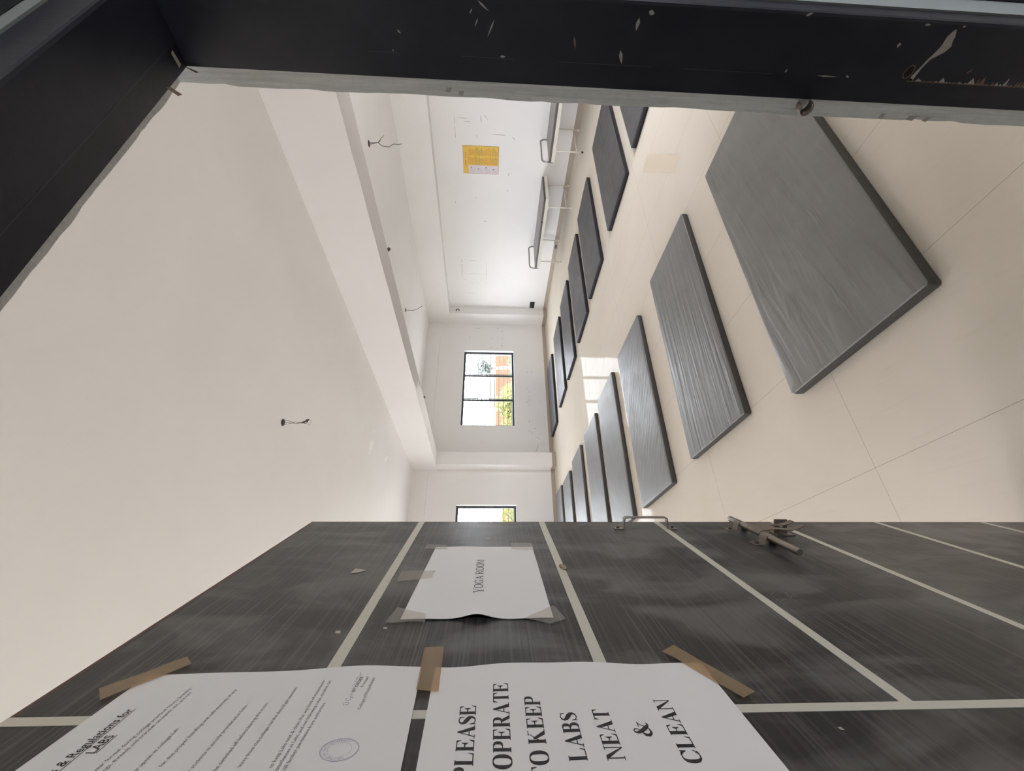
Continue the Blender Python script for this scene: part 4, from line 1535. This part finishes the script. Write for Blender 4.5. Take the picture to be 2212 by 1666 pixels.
k1 = [([(0.018, -0.012, -0.008), (0.012, 0.0, -0.06), (-0.004, 0.008, -0.10), (0.006, 0.0, -0.17)], 0.0016, 'wire'),
      ([(-0.016, 0.010, -0.008), (-0.006, 0.004, -0.06), (0.006, -0.004, -0.10), (0.0, 0.0, -0.17)], 0.0016, 'wire'),
      ([(-0.004, -0.018, -0.008), (-0.012, -0.010, -0.09), (-0.010, -0.006, -0.13), (0.0, 0.002, -0.17)], 0.0014, 'wire'),
      ([(0.0, 0.0, -0.155), (0.006, -0.004, -0.175), (0.016, -0.012, -0.205), (0.022, -0.018, -0.215)], 0.007, 'plastic_dark'),
      ([(0.0, 0.0, -0.165), (-0.004, 0.006, -0.185), (0.010, 0.0, -0.20), (0.024, -0.016, -0.20), (0.020, -0.014, -0.19)], 0.0035, 'wire'),
      ([(0.020, -0.016, -0.222), (0.012, -0.006, -0.232), (-0.006, 0.012, -0.226), (-0.014, 0.020, -0.212), (0.0, 0.006, -0.203), (0.016, -0.012, -0.205)], 0.0012, 'wire')]
hook((1.640, 3.347, ZC), 'wire ends dangling from a dark cup on the ceiling in front of the beam', k1)
k2 = [([(0.02, 0.0, -0.01), (0.006, -0.01, -0.06), (0.0, -0.02, -0.13), (0.0, -0.05, -0.17)], 0.004, 'wire'),
      ([(-0.02, 0.0, -0.01), (-0.004, -0.01, -0.07), (0.0, -0.02, -0.13)], 0.003, 'wire'),
      ([(0.0, -0.02, -0.13), (0.02, 0.04, -0.18), (0.03, 0.05, -0.26), (0.0, -0.01, -0.34), (0.01, 0.0, -0.40), (-0.02, -0.03, -0.46)], 0.0055, 'wire_grey'),
      ([(0.0, -0.02, -0.13), (0.03, -0.06, -0.17), (0.04, -0.10, -0.22)], 0.003, 'wire')]
hook((5.995, 3.46, ZC), 'long dangling wire on the ceiling between the beam and the chart wall', k2, 0.045)
k3 = [([(0.0, 0.0, -0.01), (0.0, 0.0, -0.08), (0.01, 0.02, -0.13), (0.0, -0.01, -0.20), (0.03, -0.04, -0.28), (0.05, -0.08, -0.34)], 0.004, 'wire')]
hook((5.881, 6.777, ZC), 'small hook with a thin wire near the far corner of the ceiling', k3, 0.04)


def holder(loc, label):
    r = empty('lamp_holder', loc)
    tag(r, label, 'lamp holder', 'empty lamp holders on the beam')
    MB().tube([(-0.008, 0, 0), (0.02, 0, 0), (0.024, 0, 0)], 0.022, 12, radii=[0.022, 0.022, 0.016]).build('base', M['plastic_dark'], r)
    MB().tube([(0.018, 0, -0.004), (0.04, 0.012, -0.012), (0.062, 0.004, -0.03)], 0.014, 10, radii=[0.012, 0.02, 0.017]).build('socket', M['wire'], r)


holder((3.849, 3.449, 2.742), 'dark lamp holder low on the beam, the one nearer the door')
holder((3.849, 6.842, 2.745), 'tiny dark lamp holder low on the beam, the one nearer the window')
cl = MB()
cl.tube([(0.0, 0.0, 0.0)] + [(-0.012-0.002*(k % 3), 0.0+0.045*math.cos(k*0.7), 0.045*math.sin(k*0.7)-0.045) for k in range(20)] + [(-0.03, 0.06, 0.0), (-0.02, 0.02, 0.10)], 0.010, 6)
co_ = cl.build('wire_coil', M['wire'])
co_.location = (XB+0.12, 9.085, 2.50)
tag(co_, 'coil of spare wire high on the corner column', 'wire coil')

# ------------------------------------------------------------------ outdoors seen through the windows
struct('ground', MB().box(-40, 60, -40, 80, -0.7, -0.5), M['earth'], 'dry ground outside, lightened to bounce daylight indoors', 'ground')


def leafy(name, loc, rx, ry, rz, nleaf, size, mat, label, group, trunk=0.0):
    rnd_ = random.Random(hash((round(loc[0], 2), round(loc[1], 2))) & 0xffff)
    r = empty(name, loc)
    tag(r, label, 'tree' if trunk else 'bush', group)
    mb = MB()
    lobes = [(rnd_.uniform(-.6, .6)*rx, rnd_.uniform(-.6, .6)*ry, rnd_.uniform(-.35, .55)*rz, rnd_.uniform(.35, .6)) for _ in range(9)]
    for _ in range(nleaf):
        lx_, ly_, lz_, ls = rnd_.choice(lobes)
        a, b = rnd_.uniform(0, 2*PI), math.acos(rnd_.uniform(-1, 1))
        rr = ls*rnd_.uniform(0.55, 1.0)
        p = Vector((lx_+rr*rx*math.sin(b)*math.cos(a), ly_+rr*ry*math.sin(b)*math.sin(a), trunk+rz+lz_+rr*rz*math.cos(b)))
        d1 = Vector((rnd_.gauss(0, 1), rnd_.gauss(0, 1), rnd_.gauss(0, 1))).normalized()
        d2_ = d1.orthogonal().normalized()
        s = size*rnd_.uniform(.6, 1.3)
        mb.add([p-d1*s, p+d2_*s*0.5, p+d1*s, p-d2_*s*0.5], [(0, 1, 2, 3)])
    mb.build('foliage', mat, r)
    if trunk:
        MB().tube([(0, 0, 0), (0.05, 0, trunk*0.6), (0, 0.05, trunk+rz*0.8)], 0.12, 8, radii=[0.16, 0.12, 0.06]).build('trunk', M['bark'], r)
    else:
        MB().tube([(0, 0, 0), (0.02, 0, rz)], 0.04, 6).build('stem', M['bark'], r)
    return r


GT = 'greenery beyond the windows'
leafy('bush', (7.0, 13.0, -0.5), 0.95, 0.8, 1.0, 1800, 0.075, M['leaf_y'], 'yellow-green bush filling the lower half of the window pane nearest the column', GT)
leafy('bush', (8.35, 14.2, -0.5), 0.6, 0.6, 0.80, 1300, 0.075, M['leaf_y'], 'yellow-green bush low in the middle window pane', GT)
leafy('bush', (10.0, 15.2, -0.5), 0.55, 0.6, 0.68, 1000, 0.08, M['leaf_g'], 'green bush low between the middle and corner-side panes', GT)
leafy('bush', (3.5, 13.4, -0.5), 1.2, 0.9, 1.0, 1500, 0.08, M['leaf_y'], 'yellow-green bush in the window left of the column', GT)
leafy('tree', (14.3, 21.5, -0.5), 0.75, 0.8, 0.6, 900, 0.10, M['leaf_d'], 'dusty green tree top in the pane nearest the corner', GT, 1.65)
struct('boundary_wall', MB().box(2, 30, 24, 24.3, -0.5, 1.15), M['brickwall'], 'brick coloured boundary wall outside', 'wall')
struct('pale_building', MB().box(20.5, 34, 30, 38, -0.5, 1.62), M['building'], 'pale low building outside', 'building')
